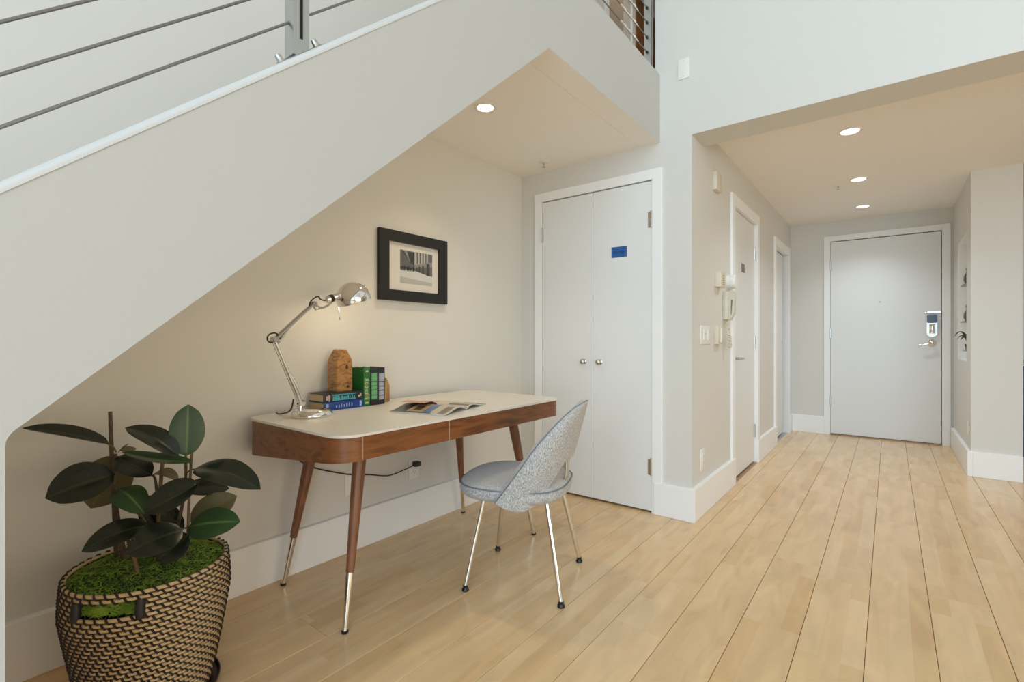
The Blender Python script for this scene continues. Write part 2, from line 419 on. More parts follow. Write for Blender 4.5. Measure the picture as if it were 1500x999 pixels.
struct('wall_upper', boxes((XW, HX, 7.3, 7.4, ZL, ZT), (-1.165, HX, 3.21, 7.3, ZHC + 0.12, ZT)), WALL, 'end of the upper corridor')

# baseboards (run up to the door openings; the casings land on them)
def base(name, b, lab):
    m = MB(); m.bbox(*b, b=0.003, seg=1)
    return tag(link(name, m, TRIM, smooth=30), lab, 'baseboard', kind='structure')
base('baseboard_left', (XW - 0.01, XW + BBT, 0.10, YC + 0.01, 0, BBH), 'tall white baseboard under the desk')
base('baseboard_closet_left', (XW + BBT, -2.032, YC - BBT, YC + 0.01, 0, BBH), 'short white baseboard between desk wall and closet')
base('baseboard_pillar', (-1.168, HX + BBT, YC - BBT, YC + 0.01, 0, BBH), 'white baseboard on the pillar beside the closet')
base('baseboard_hall_near', (HX - 0.01, HX + BBT - 0.0006, YC - BBT + 0.0006, 3.933, 0, BBH - 0.0006), 'white baseboard under the intercom phone')
base('baseboard_hall_middle', (HX - 0.01, HX + BBT, 4.747, 5.653, 0, BBH), 'white baseboard between the two hallway doors')
base('baseboard_hall_far', (HX - 0.01, HX + BBT, 6.462, EY, 0, BBH), 'white baseboard past the pocket door')
base('baseboard_end_left', (HX + BBT, -0.60, EY - BBT, EY + 0.01, 0, BBH), 'white baseboard beside the entrance door hinges')
base('baseboard_niche', (SX - BBT, SX + 0.01, SYF - BBT, EY - 0.03, 0, BBH), 'white baseboard under the niche')
base('baseboard_stub', (SX + 0.0101, 0.806, SYF - BBT, SYF + 0.01, 0, BBH), 'white baseboard on the end of the niche wall')

# ================================================================== STAIR
STX = -1.134; SLOPE = 0.868
def TOP(y): return 1.356 + SLOPE * (y - 0.112)
def BOT(y): return 0.940 + SLOPE * (y - 0.118)
stair = thing('staircase', 'white enclosed stair with sloping underside rising over the desk to a landing', 'stairs', (-1.6, 0.6, 0))
yb = 0.118 + (ZS - 0.94) / SLOPE; yt = 0.112 + (ZL - 1.356) / SLOPE; y_foot = 0.112 - 1.356 / SLOPE
CR = 0.034; CL = CR * math.tan(math.radians(90 - math.degrees(math.atan(SLOPE))) / 2)
corner = [(0.118 + CR + CR * math.cos(math.radians(a)), 0.94 - CL + CR * math.sin(math.radians(a))) for a in (180, 167.7, 155.5, 143.2, 130.95)]
prof = [(y_foot - 0.05, 0), (0.118, 0)] + corner + [(yb, ZS), (YC, ZS), (YC, ZL), (yt, ZL), (yt, ZL - 0.022), (y_foot + 0.07, 0.05), (y_foot - 0.05, 0.05)]
bm = bmesh.new()
vf = [bm.verts.new((STX, p[0], p[1])) for p in prof]
vb = [bm.verts.new((STX - 0.13, p[0], p[1])) for p in prof]
n = len(prof); bm.faces.new(vf); bm.faces.new(vb[::-1])
top_e = []
for i in range(n):
    j = (i + 1) % n
    bm.faces.new((vf[j], vf[i], vb[i], vb[j]))
bm.edges.ensure_lookup_table()
sl = n - 4  # yt -> foot edge index start
big = [e for e in bm.edges if {e.verts[0], e.verts[1]} in ({vf[sl - 1], vf[sl]},)]
bmesh.ops.bevel(bm, geom=big, offset=0.010, segments=2, affect='EDGES', profile=0.5)
m = MB(); m.bm(bm)
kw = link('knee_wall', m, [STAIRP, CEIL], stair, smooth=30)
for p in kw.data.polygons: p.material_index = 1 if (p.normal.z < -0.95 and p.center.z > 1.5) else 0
# sloping underside and landing soffit behind the knee wall
und = [(-1.05, 0), (0.118, 0)] + corner + [(yb, ZS), (YC, ZS), (YC, ZL - 0.12), (yt + 0.05, ZL - 0.12), (yt - 0.02, ZL - 0.28), (-1.05, TOP(-1.05) - 0.27)]
m = MB(); m.prism(und, 'x', STX - 0.131, XW + 0.0005)
link('soffit', m, CEIL, stair, smooth=0)
# capping along the top of the knee wall: rounded nose board following the slope
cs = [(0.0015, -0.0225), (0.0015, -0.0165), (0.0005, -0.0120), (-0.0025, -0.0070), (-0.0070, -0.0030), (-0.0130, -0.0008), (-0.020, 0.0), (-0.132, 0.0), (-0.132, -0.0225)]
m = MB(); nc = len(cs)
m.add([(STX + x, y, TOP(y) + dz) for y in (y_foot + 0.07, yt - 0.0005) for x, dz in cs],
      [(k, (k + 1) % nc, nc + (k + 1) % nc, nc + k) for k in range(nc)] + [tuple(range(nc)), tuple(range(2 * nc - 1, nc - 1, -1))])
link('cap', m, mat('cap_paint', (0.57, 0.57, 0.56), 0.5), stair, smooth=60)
for k in range(13):
    ys = -1.20 + k * 0.232; zs = 0.10 + k * 0.199
    if zs > ZL - 0.15: break
    m = MB(); m.bbox(STX - 0.132, XW + 0.002, ys, ys + 0.26, zs, zs + 0.035, b=0.004, seg=1)
    link('tread', m, MAPLE, stair)
m = MB(); m.box(STX - 0.132, XW + 0.002, yt, YC, ZL - 0.119, ZL - 0.09)
link('landing_floor', m, MAPLE, stair, smooth=0)

# stair cable railing
RX = -1.195
rail = thing('cable_railing', 'steel cable railing climbing the stair with a slotted square post', 'railing', (RX, 0.64, TOP(0.64)))
def post(root, y, zb, h):
    m = MB(); hw = 0.021
    m.box(RX - 0.021, RX + 0.013, y - hw, y + hw, zb, zb + h)
    for s in (-1, 1):   # flanges left and right of the slot
        m.box(RX + 0.013, RX + 0.021, y + s * hw, y + s * 0.0045, zb, zb + h)
    m.box(RX + 0.013, RX + 0.021, y - 0.0045, y + 0.0045, zb, zb + 0.045)
    p = link('post', m, STEEL, root, smooth=0)
    m = MB(); m.box(RX + 0.0128, RX + 0.0136, y - 0.0044, y + 0.0044, zb + 0.045, zb + h)
    link('slot', m, DARKGAP, root, p, smooth=0)
    return p
for py in (-0.75, 0.643):
    zb = TOP(py) - 0.005
    p = post(rail, py, zb, 0.95)
    # sloped base plate with two bolts
    m = MB()
    a = math.atan(SLOPE)
    R = Matrix.Translation((RX, py, zb + 0.004)) @ Matrix.Rotation(a, 4, 'X')
    q = MB(); q.bbox(-0.035, 0.035, -0.075, 0.075, -0.004, 0.004, b=0.002, seg=1)
    m.add([R @ Vector(v) for v in q.v], q.f)
    link('base_plate', m, STEEL, rail)
    for s in (-1, 1):
        q = MB(); q.lathe([(0, 0.018), (0.006, 0.018), (0.008, 0.012), (0.008, 0.004), (0.012, 0.004), (0.012, -0.001)], (0.018, s * 0.062, 0.003), n=10)
        m = MB(); m.add([R @ Vector(v) for v in q.v], q.f)
        link('bolt', m, STEEL, rail)
for k in range(9):
    off = 0.098 + 0.0895 * k
    m = MB(); pts = [(RX, y, TOP(y) + off) for y in (-1.2, -0.75, 0.0, 0.62, 1.2, yt - 0.03)]
    m.tube(pts, 0.0032, n=6)
    link('cable', m, CABLE, rail)
m = MB(); m.tube([(RX, y, TOP(y) + 0.95) for y in (-1.2, yt - 0.03)], 0.02, n=12)
link('handrail', m, STEEL, rail)
# landing railing
lrail = thing('landing_railing', 'horizontal steel cable railing with turnbuckles on the upper landing', 'railing', (RX, 2.93, ZL))
for py in (yt + 0.02, 2.935):
    post(lrail, py, ZL - 0.005, 0.98)
for k in range(9):
    z = ZL + 0.040 + 0.092 * k
    m = MB(); m.tube([(RX, yt + 0.02, z), (RX, 2.92, z)], 0.0032, n=6)
    cb = link('cable', m, CABLE, lrail)
    if k < 6:
        m = MB(); c0 = 2.66
        m.lathe([(0.003, -0.13), (0.006, -0.125), (0.006, -0.09), (0.009, -0.085), (0.009, -0.065), (0.005, -0.06), (0.005, -0.02), (0.008, -0.015), (0.008, 0.0),
                 (0.005, 0.005), (0.005, 0.045), (0.009, 0.05), (0.009, 0.07), (0.006, 0.075), (0.006, 0.11), (0.003, 0.115)], (RX, c0, z), (0, 1, 0), n=10)
        link('turnbuckle', m, CHROME, lrail, cb)
        m = MB(); m.lathe([(0, -0.006), (0.008, -0.006), (0.008, 0.006), (0, 0.006)], (RX, 2.911, z), (0, 1, 0), n=10)
        link('grommet', m, BLACK, lrail, cb)
m = MB(); m.tube([(RX, yt + 0.02, ZL + 0.98), (RX, 2.95, ZL + 0.98)], 0.02, n=12)
link('handrail', m, STEEL, lrail)

# ================================================================== DOORS
def casing_y(m, xa, xb, ztop, wdt, yf, t=0.018):
    """casing on a wall facing -Y: opening xa..xb, top ztop"""
    xa -= 0.003; xb += 0.003; ztop += 0.003; wdt -= 0.003
    m.bbox(xa - wdt, xa, yf - t, yf, BBH - 0.001, ztop + wdt, b=0.002, seg=1)
    m.bbox(xb, xb + wdt, yf - t, yf, BBH - 0.001, ztop + wdt, b=0.002, seg=1)
    m.bbox(xa, xb, yf - t + 0.0004, yf, ztop, ztop + wdt - 0.0004, b=0.002, seg=1)
def casing_x(m, ya, yb_, ztop, wdt, xf, t=0.018, lo=BBH - 0.001):
    ya -= 0.003; yb_ += 0.003; ztop += 0.003; wdt -= 0.003
    m.bbox(xf, xf + t, ya - wdt, ya, lo, ztop + wdt, b=0.002, seg=1)
    m.bbox(xf, xf + t, yb_, yb_ + wdt, lo, ztop + wdt, b=0.002, seg=1)
    m.bbox(xf, xf + t - 0.0004, ya, yb_, ztop, ztop + wdt - 0.0004, b=0.002, seg=1)
def hinge(root, parent, c, axis_len=0.10, horiz='x', r=0.007, leaf=0.022):
    m = MB()
    for k in range(5):
        z0 = c[2] - axis_len / 2 + k * axis_len / 5
        m.lathe([(0, 0.0008), (r, 0.0008), (r, axis_len / 5 - 0.0008), (0, axis_len / 5 - 0.0008)], (c[0], c[1], z0), n=10)
    m.lathe([(0, 0), (r * 0.8, 0.0), (r * 0.8, 0.006), (0, 0.008)], (c[0], c[1], c[2] + axis_len / 2), n=10)
    if horiz == 'x': m.box(c[0] - leaf, c[0] + leaf * 0.5, c[1] + 0.004, c[1] + 0.0065, c[2] - axis_len / 2, c[2] + axis_len / 2)
    else: m.box(c[0] - 0.0065, c[0] - 0.004, c[1] - leaf, c[1] + leaf * 0.5, c[2] - axis_len / 2, c[2] + axis_len / 2)
    return link('hinge', m, NICKEL, root, parent)

# closet double doors
d1 = thing('door_1', 'white double closet doors with round knobs beside the desk', 'door', (-1.6, YC, 0), kind='structure')
m = MB(); casing_y(m, -2.016, -1.182, 2.102, 0.065, YC)
m.box(-2.03, -2.016, YC - 0.016, YC + 0.12, 0.0, 2.112); m.box(-1.182, -1.17, YC - 0.016, YC + 0.12, 0.0, 2.112); m.box(-2.03, -1.17, YC - 0.016, YC + 0.12, 2.102, 2.112)
link('casing', m, TRIM, d1)
for nm, a, b, kx in (('door_leaf', -2.0135, -1.6005, -1.662), ('door_leaf', -1.5975, -1.1845, -1.541)):
    m = MB(); m.bbox(a, b, YC - 0.014, YC + 0.026, 0.014, 2.094, b=0.002, seg=1)
    lf = link(nm, m, DOORP, d1)
    m = MB(); m.lathe([(0, 0), (0.017, 0), (0.017, 0.004), (0.008, 0.008), (0.007, 0.02), (0.012, 0.026), (0.0165, 0.034), (0.0165, 0.040), (0.012, 0.046), (0.006, 0.048), (0, 0.048)],
                      (kx, YC - 0.014, 0.943), (0, -1, 0), n=20)
    link('knob', m, NICKEL, d1, lf)
    hxx = a - 0.001 if a < -1.8 else b + 0.001
    for z in ((1.85, 0.29) if a > -1.8 else (1.855, 0.29)):
        hinge(d1, lf, (hxx, YC - 0.020, z), 0.10)
# tape note
tn = thing('tape_note', 'blue tape note with handwritten black marker lettering on the closet door', 'note', (-1.403, YC - 0.0145, 1.669))
m = MB(); m.bbox(-1.458, -1.349, YC - 0.0155, YC - 0.0141, 1.634, 1.704, b=0.0004, seg=1)
link('tape', m, BLUETAPE, tn)
def text_mesh(body, size):
    cu = bpy.data.curves.new('t', 'FONT'); cu.body = body; cu.size = size; cu.extrude = 0.0; cu.align_x = 'CENTER'; cu.align_y = 'CENTER'; cu.resolution_u = 2
    to = bpy.data.objects.new('t', cu); COL.objects.link(to)
    dg = bpy.context.evaluated_depsgraph_get()
    me = bpy.data.meshes.new_from_object(to.evaluated_get(dg))
    bpy.data.objects.remove(to); bpy.data.curves.remove(cu)
    return me
def lettering(name, body, size, M4, m_, root, parent=None):
    me = text_mesh(body, size); me.name = name
    me.materials.clear(); me.materials.append(m_)
    me.transform(Matrix.Translation(-Vector(root.location)) @ M4)
    o = bpy.data.objects.new(name, me); COL.objects.link(o); o.parent = parent or root
    return o
lettering('lettering', 'Storage', 0.027, Matrix.Translation((-1.403, YC - 0.0158, 1.668)) @ Matrix.Rotation(math.radians(2), 4, 'Y') @ Matrix.Rotation(PI / 2, 4, 'X'), INK, tn)

# hallway door with lever
d2 = thing('door_2', 'plain hallway door with lever handle next to the intercom phone', 'door', (HX, 4.34, 0), kind='structure')
m = MB(); casing_x(m, 3.943, 4.737, 2.108, 0.085, HX)
m.box(HX - 0.12, HX + 0.016, 3.935, 3.943, 0, 2.115); m.box(HX - 0.12, HX + 0.016, 4.737, 4.745, 0, 2.115); m.box(HX - 0.12, HX + 0.016, 3.935, 4.745, 2.108, 2.115)
link('casing', m, TRIM, d2)
m = MB(); m.bbox(HX - 0.052, HX - 0.012, 3.946, 4.734, 0.016, 2.104, b=0.002, seg=1)
lf = link('door_leaf', m, DOORP, d2)
m = MB(); m.lathe([(0, 0), (0.026, 0), (0.026, 0.006), (0.012, 0.010), (0.011, 0.045), (0, 0.048)], (HX - 0.012, 4.02, 0.945), (1, 0, 0), n=20)
m.tube([(HX + 0.032, 4.015, 0.945), (HX + 0.036, 4.06, 0.945), (HX + 0.034, 4.135, 0.943)], [0.010, 0.009, 0.008], n=10)
link('lever_handle', m, NICKEL, d2, lf)
for z in (1.85, 1.064, 0.28): hinge(d2, lf, (HX - 0.006, 4.732, z), 0.11, 'y', r=0.008, leaf=0.03)
m = MB(); m.box(HX - 0.08, HX + 0.012, 3.946, 4.734, 0.0002, 0.004)
link('threshold', m, walnut('dark_threshold', (10, 10, 10), (0.42, 0.26, 0.13), (0.25, 0.14, 0.07)), d2, smooth=0)
tn2 = tag(link('tape_patch', MB().bbox(HX - 0.0121, HX - 0.0107, 4.262, 4.37, 1.642, 1.715, b=0.0004, seg=1), TAPE_WARMLIT, center=(HX - 0.0114, 4.32, 1.68)), 'small blue tape rectangle, greyed by painted-in warm light, on the hallway lever door', 'tape')
# pocket door
d3 = thing('door_3', 'partly open pocket door in the far hallway wall', 'door', (HX, 6.05, 0), kind='structure')
m = MB(); casing_x(m, 5.663, 6.452, 2.066, 0.085, HX)
m.box(HX - 0.12, HX + 0.016, 5.655, 5.663, 0, 2.075); m.box(HX - 0.12, HX + 0.016, 6.452, 6.46, 0, 2.075)
for a, b in ((HX - 0.12, HX - 0.085), (HX - 0.035, HX + 0.016)): m.box(a, b, 5.655, 6.46, 2.066, 2.075)
link('casing', m, TRIM, d3)
m = MB(); m.bbox(HX - 0.078, HX - 0.042, 5.667, 6.36, 0.012, 2.062, b=0.002, seg=1)
lf = link('door_leaf', m, DOORP, d3)
m = MB(); m.bbox(HX - 0.074, HX - 0.040, 6.325, 6.362, 1.035, 1.09, b=0.001, seg=1)
link('latch', m, NICKEL, d3, lf)
m = MB(); m.box(HX - 0.12, HX - 0.0, 5.663, 6.452, 0.0002, 0.003)
link('threshold', m, NICKEL, d3, smooth=0)
struct('wall_side_room', boxes((HX - 1.3, HX - 1.25, 3.6, 7.0, 0, ZHC), (HX - 1.3, HX - 0.12, 6.95, 7.0, 0, ZHC)), WALL, 'wall of the small room past the pocket door')
# entrance door
d4 = thing('door_4', 'wide white entrance door with keypad lock at the end of the hallway', 'door', (-0.05, EY, 0), kind='structure')
m = MB()
for a, b in ((-0.600, -0.538), (0.428, 0.492)): m.bbox(a, b, EY - 0.018, EY, 0, 2.212 + 0.062, b=0.002, seg=1)
m.bbox(-0.538, 0.428, EY - 0.0176, EY, 2.215, 2.2736, b=0.002, seg=1)
m.box(-0.545, -0.535, EY - 0.016, EY + 0.12, 0, 2.222); m.box(0.425, 0.435, EY - 0.016, EY + 0.12, 0, 2.222); m.box(-0.545, 0.435, EY - 0.016, EY + 0.12, 2.212, 2.222)
link('casing', m, TRIM, d4)
m = MB(); m.bbox(-0.532, 0.418, EY - 0.008, EY + 0.036, 0.016, 2.203, b=0.002, seg=1)
lf = link('door_leaf', m, DOORP, d4)
for z in (1.935, 1.162, 0.389): hinge(d4, lf, (-0.534, EY - 0.016, z), 0.11)
m = MB(); m.lathe([(0, 0), (0.009, 0), (0.009, 0.003), (0.005, 0.004), (0, 0.002)], (-0.082, EY - 0.008, 1.50), (0, -1, 0), n=14)
link('peephole', m, NICKEL, d4, lf)
m = MB(); m.prism(rounded_rect(0.305, 0.388, 1.12, 1.345, 0.035, 6), 'y', EY - 0.0085, EY - 0.034)
lk = link('keypad_lock', m, NICKEL, d4, lf, smooth=40)
m = MB(); m.prism(rounded_rect(0.306, 0.387, 1.262, 1.346, 0.014, 4), 'y', EY - 0.030, EY - 0.046)
link('lock_cover', m, mat('navy_plastic', (0.006, 0.012, 0.045), 0.2), d4, lf, smooth=40)
m = MB(); m.bbox(0.322, 0.372, EY - 0.041, EY - 0.030, 1.15, 1.255, b=0.008, seg=2)
m.bbox(0.338, 0.356, EY - 0.047, EY - 0.040, 1.165, 1.24, b=0.004, seg=2)
link('turn_piece', m, CHROME, d4, lf)
m = MB(); m.lathe([(0, 0), (0.036, 0), (0.036, 0.006), (0.026, 0.012), (0.014, 0.016), (0.012, 0.05), (0, 0.052)], (0.345, EY - 0.008, 1.055), (0, -1, 0), n=24)
m.tube([(0.345, EY - 0.052, 1.055), (0.30, EY - 0.058, 1.045), (0.24, EY - 0.055, 1.03)], [0.010, 0.009, 0.007], n=10)
link('lever_handle', m, CHROME, d4, lf)
m = MB(); m.bbox(0.308, 0.418, EY - 0.028, EY - 0.008, 1.366, 1.382, b=0.003, seg=1)
m.bbox(0.288, 0.304, EY - 0.018, EY - 0.008, 1.366, 1.378, b=0.003, seg=1)
link('door_guard', m, CHROME, d4, lf)
m = MB(); m.box(-0.535, 0.425, EY - 0.03, EY + 0.06, 0.0002, 0.012)
link('threshold', m, MATS['dark_threshold'], d4, smooth=0)
# upper corridor doors
d5 = thing('door_5', 'reddish stained wooden door on the upper corridor', 'door', (XW, 5.4, ZL), kind='structure')
m = MB(); m.bbox(XW, XW + 0.03, 5.03, 5.9, ZL - 0.02, 4.87, b=0.002, seg=1)
link('door_leaf', m, REDWOOD, d5)
m = MB(); m.box(XW, XW + 0.02, 4.95, 5.03, ZL - 0.02, 4.93); m.box(XW, XW + 0.02, 5.03, 5.98, 4.87, 4.95)
link('casing', m, TRIM, d5, smooth=0)
d6 = thing('door_6', 'beige panel door before the stained door on the upper corridor', 'door', (XW, 4.4, ZL), kind='structure')
m = MB(); m.bbox(XW, XW + 0.02, 4.40, 4.72, ZL - 0.02, 4.87, b=0.002, seg=1)
link('door_leaf', m, mat('beige_door', (0.42, 0.34, 0.27), 0.6), d6)
m = MB(); m.box(XW, XW + 0.018, 4.33, 4.40, ZL - 0.02, 4.93)
link('casing', m, TRIM, d6, smooth=0)

# ================================================================== DESK
ZD = 0.766; DX0, DX1, DY0, DY1, DR = -2.178, -1.458, 0.935, 2.345, 0.085
desk = thing('desk', 'walnut writing desk with white top and splayed chrome-tipped legs against the wall', 'desk', (-1.82, 1.64, 0))
bm = bmesh.new()
pl = rounded_rect(DX0, DX1, DY0, DY1, DR, 10)
v0 = [bm.verts.new((x, y, ZD - 0.009)) for x, y in pl]; v1 = [bm.verts.new((x, y, ZD)) for x, y in pl]
bm.faces.new(v0[::-1]); tf = bm.faces.new(v1)
for i in range(len(pl)):
    j = (i + 1) % len(pl); bm.faces.new((v0[i], v0[j], v1[j], v1[i]))
bmesh.ops.bevel(bm, geom=list(tf.edges), offset=0.003, segments=2, affect='EDGES')
m = MB(); m.bm(bm); link('desk_top', m, TOPW, desk, smooth=40)
def apron_z(x):   # bottom edge slopes: deep at the wall, shallow at the front
    t = (x - DX0) / (DX1 - DX0); return 0.606 + (0.672 - 0.606) * min(1, max(0, t))
def apron_strip(path, thick=0.018):
    """wall band following a plan path (x,y) with inward normals, from apron_z to the top"""
    m = MB(); vs = []; fs = []
    c = (-1.82, 1.64)
    for i, (x, y) in enumerate(path):
        a = path[max(0, i - 1)]; b = path[min(len(path) - 1, i + 1)]
        t = Vector((b[0] - a[0], b[1] - a[1])); t.normalize(); nn = Vector((-t.y, t.x))
        if nn.dot(Vector((c[0] - x, c[1] - y))) < 0: nn = -nn
        xi, yi = x + nn.x * thick, y + nn.y * thick
        zt_ = ZD - 0.0092
        vs += [(x, y, apron_z(x)), (x, y, zt_), (xi, yi, zt_), (xi, yi, apron_z(x))]
    for i in range(len(path) - 1):
        for k in range(4):
            fs.append((i * 4 + k, i * 4 + (k + 1) % 4, i * 4 + 4 + (k + 1) % 4, i * 4 + 4 + k))
    fs += [(0, 1, 2, 3), tuple(len(vs) - 4 + k for k in (3, 2, 1, 0))]
    return m.add(vs, fs)
e = 0.003
pl2 = rounded_rect(DX0 + e, DX1 - e, DY0 + e, DY1 - e, DR, 10)   # order: +x+y corner, -x+y, -x-y, +x-y
n4 = 11
cr, bl_, fl_, fr_ = pl2[0:11], pl2[11:22], pl2[22:33], pl2[33:44]
left_path = [(DX0 + 0.06, DY0 + e)] if False else []
left = fl_ + fr_                                     # back-left corner round, then front-left corner round
link('side_panel', apron_strip(left + [(DX1 - e, DY0 + DR + 0.006)]), WALNUT, desk, smooth=40)
link('side_panel', apron_strip(cr + bl_), WALNUT, desk, smooth=40)
link('back_panel', apron_strip([(DX0 + e, DY0 + DR + 0.001), (DX0 + e, DY1 - DR - 0.001)]), WALNUT, desk, smooth=0)
ym = 1.452
for a, b in ((DY0 + DR + 0.0075, ym - 0.001), (ym + 0.001, DY1 - DR - 0.001)):
    m = MB(); m.bbox(DX1 - e - 0.018, DX1 - e, a, b, 0.6722, ZD - 0.0094, b=0.0012, seg=1)
    link('drawer_front', m, WALNUT, desk)
EDGE = mat('pale_edge_strip', (0.55, 0.43, 0.33), 0.5)
for yy in (DY0 + DR + 0.0068, ym):
    m = MB(); m.box(DX1 - e - 0.015, DX1 - e - 0.0004, yy - 0.0009, yy + 0.0009, 0.673, ZD - 0.0094)
    link('edge_strip', m, EDGE, desk, smooth=0)
m = MB(); m.prism(rounded_rect(DX0 + 0.022, DX1 - 0.022, DY0 + 0.022, DY1 - 0.022, DR - 0.02, 6), 'z', 0.690, 0.698)
link('underframe', m, WALNUT, desk, smooth=0)
SXL, SYL = 0.07, 0.12
for fx, fy, ax, ay in ((-1.608, 1.051, 1, -1), (-2.137, 1.086, -1, -1), (-1.577, 2.229, 1, 1), (-2.128, 2.235, -1, 1)):
    ft = Vector((fx, fy, 0)); tp = Vector((fx - ax * SXL, fy - ay * SYL, 0.695))
    P_ = lambda t: ft + (tp - ft) * t
    m = MB(); m.tube([P_(0.30), P_(0.45), P_(0.75), P_(1.0)], [0.0155, 0.0185, 0.0245, 0.0275], n=20)
    lg = link('leg', m, WALNUT_LEG, desk, smooth=50)
    m = MB(); m.tube([P_(0.012), P_(0.3)], [0.0105, 0.0158], n=20)
    link('chrome_sleeve', m, CHROME, desk, lg, smooth=50)
    m = MB(); m.lathe([(0, 0.0004), (0.012, 0.0004), (0.013, 0.003), (0.013, 0.009), (0.010, 0.010), (0, 0.010)], ft, n=16)
    link('foot_pad', m, BLACK, desk, lg)

# ================================================================== CHAIR
chair = thing('side_chair', 'grey tweed upholstered side chair with curved open back pulled out from the desk', 'chair', (-1.335, 1.822, 0), math.radians(20.0))
def sup(a, h, e_=3.0):
    c, s = math.cos(a), math.sin(a)
    return (math.copysign(abs(c) ** (2 / e_), c) * h, math.copysign(abs(s) ** (2 / e_), s) * h)
m = MB(); N = 48; rings = []
for (k, z) in ((0.0, 0.400), (0.80, 0.400), (0.93, 0.404), (0.985, 0.418), (1.0, 0.432), (0.998, 0.445), (0.985, 0.457), (0.95, 0.466), (0.85, 0.474), (0.65, 0.480), (0.35, 0.483), (0.0, 0.484)):
    rings.append([(sup(2 * PI * i / N, 0.247, 2.9)[0] * k - 0.04, sup(2 * PI * i / N, 0.247, 2.9)[1] * k, z) for i in range(N)])
vs = [p for r in rings for p in r]; fs = []
for i in range(len(rings) - 1):
    for k in range(N): fs.append((i * N + k, i * N + (k + 1) % N, (i + 1) * N + (k + 1) % N, (i + 1) * N + k))
m.add(vs, fs)
seat = link('seat', m, TWEED, chair, smooth=80, local=True)
m = MB(); pts = [(sup(2 * PI * i / N, 0.2445, 2.9)[0] - 0.04, sup(2 * PI * i / N, 0.2445, 2.9)[1], 0.4575) for i in range(N + 1)]
m.tube(pts, 0.0033, n=6, caps=False); link('piping', m, PIPING, chair, seat, local=True)
ZB0, ZT0 = 0.378, 0.822
def shell_pt(a, s, off=0.0):
    aa = abs(math.degrees(a))
    t_ = min(1, max(0, (60 - aa) / 38)); sm = t_ * t_ * (3 - 2 * t_)
    zb = ZB0 + 0.195 * sm
    e2 = max(0.0, (aa - 62) / 28); zb += 0.035 * e2 * e2
    z = zb + (ZT0 - zb) * s
    t = (z - ZB0) / (ZT0 - ZB0)
    wv = 0.262 * max(0.0, 1 - t ** 4.5) ** 0.5
    wv = max(wv, 0.012)
    xf = -0.085 + 0.300 * t + 0.012 * math.sin(PI * t)
    xb = 0.172 + 0.116 * t
    xf = xb - (xb - xf) * min(1.0, wv / 0.25)
    ex = 0.85
    return Vector((xf + (xb - xf) * math.cos(a) ** ex if math.cos(a) > 1e-6 else xf, wv * math.sin(a), z))
NA, NS = 41, 22
outer = [[shell_pt(-PI / 2 + PI * i / (NA - 1), (j / (NS - 1)) ** 0.85) for j in range(NS)] for i in range(NA)]
inner = []
for i in range(NA):
    col = []
    for j in range(NS):
        a = outer[min(i + 1, NA - 1)][j] - outer[max(i - 1, 0)][j]; b = outer[i][min(j + 1, NS - 1)] - outer[i][max(j - 1, 0)]
        nn = a.cross(b)
        if nn.length < 1e-9: nn = Vector((1, 0, 0))
        nn.normalize()
        tgt = Vector((0.0, 0, outer[i][j].z)) - outer[i][j]
        if nn.dot(tgt) < 0: nn = -nn
        th = 0.030 * (0.35 + 0.65 * min(1, 3.0 * (1 - j / (NS - 1)) + 0.1))
        col.append(outer[i][j] + (nn * th + Vector((-0.016, 0, 0.007)) if j < NS - 1 else Vector((-0.014, 0, -0.002))))
    inner.append(col)
m = MB(); vs = [p for c in outer for p in c] + [p for c in inner for p in c]; fs = []
o2 = NA * NS
for i in range(NA - 1):
    for j in range(NS - 1):
        q = (i * NS + j, i * NS + j + 1, (i + 1) * NS + j + 1, (i + 1) * NS + j)
        fs.append(q); fs.append(tuple(o2 + k for k in q[::-1]))
for i in range(NA - 1):
    for j in (0, NS - 1):
        a, b = i * NS + j, (i + 1) * NS + j; fs.append((a, b, o2 + b, o2 + a))
for j in range(NS - 1):
    for i in (0, NA - 1):
        a, b = i * NS + j, i * NS + j + 1; fs.append((a, b, o2 + b, o2 + a))
m.add(vs, fs)
backrest = link('backrest', m, TWEED, chair, smooth=60, local=True)
loop = [outer[0][j] for j in range(NS)] + [outer[i][NS - 1] for i in range(1, NA)] + [outer[NA - 1][j] for j in range(NS - 2, -1, -1)]
m = MB(); m.tube(loop, 0.0026, n=6); link('piping', m, PIPING, chair, backrest, local=True)
m = MB(); m.tube([(0.12, -0.02, 0.405), (0.180, -0.02, 0.43), (0.194, -0.02, 0.50), (0.196, -0.02, 0.60)], 0.006, n=8)
m.tube([(0.12, 0.02, 0.405), (0.180, 0.02, 0.43), (0.194, 0.02, 0.50), (0.196, 0.02, 0.60)], 0.006, n=8)
link('back_bracket', m, NICKEL, chair, smooth=50, local=True)
for ax in (-1, 1):
    for ay in (-1, 1):
        m = MB(); t0 = Vector((ax * 0.142 - 0.008, ay * 0.142, 0.402)); b0 = Vector((ax * 0.2125, ay * 0.2125, 0.022))
        m.tube([t0, b0], 0.0105, n=14)
        lg = link('leg', m, CHROME, chair, smooth=50, local=True)
        m = MB(); m.lathe([(0, 0.0003), (0.014, 0.0003), (0.016, 0.004), (0.015, 0.010), (0.010, 0.016), (0.0112, 0.018), (0.0112, 0.026), (0, 0.026)], (ax * 0.2125, ay * 0.2125, 0), n=16)
        link('glide', m, BLACK, chair, lg, local=True)

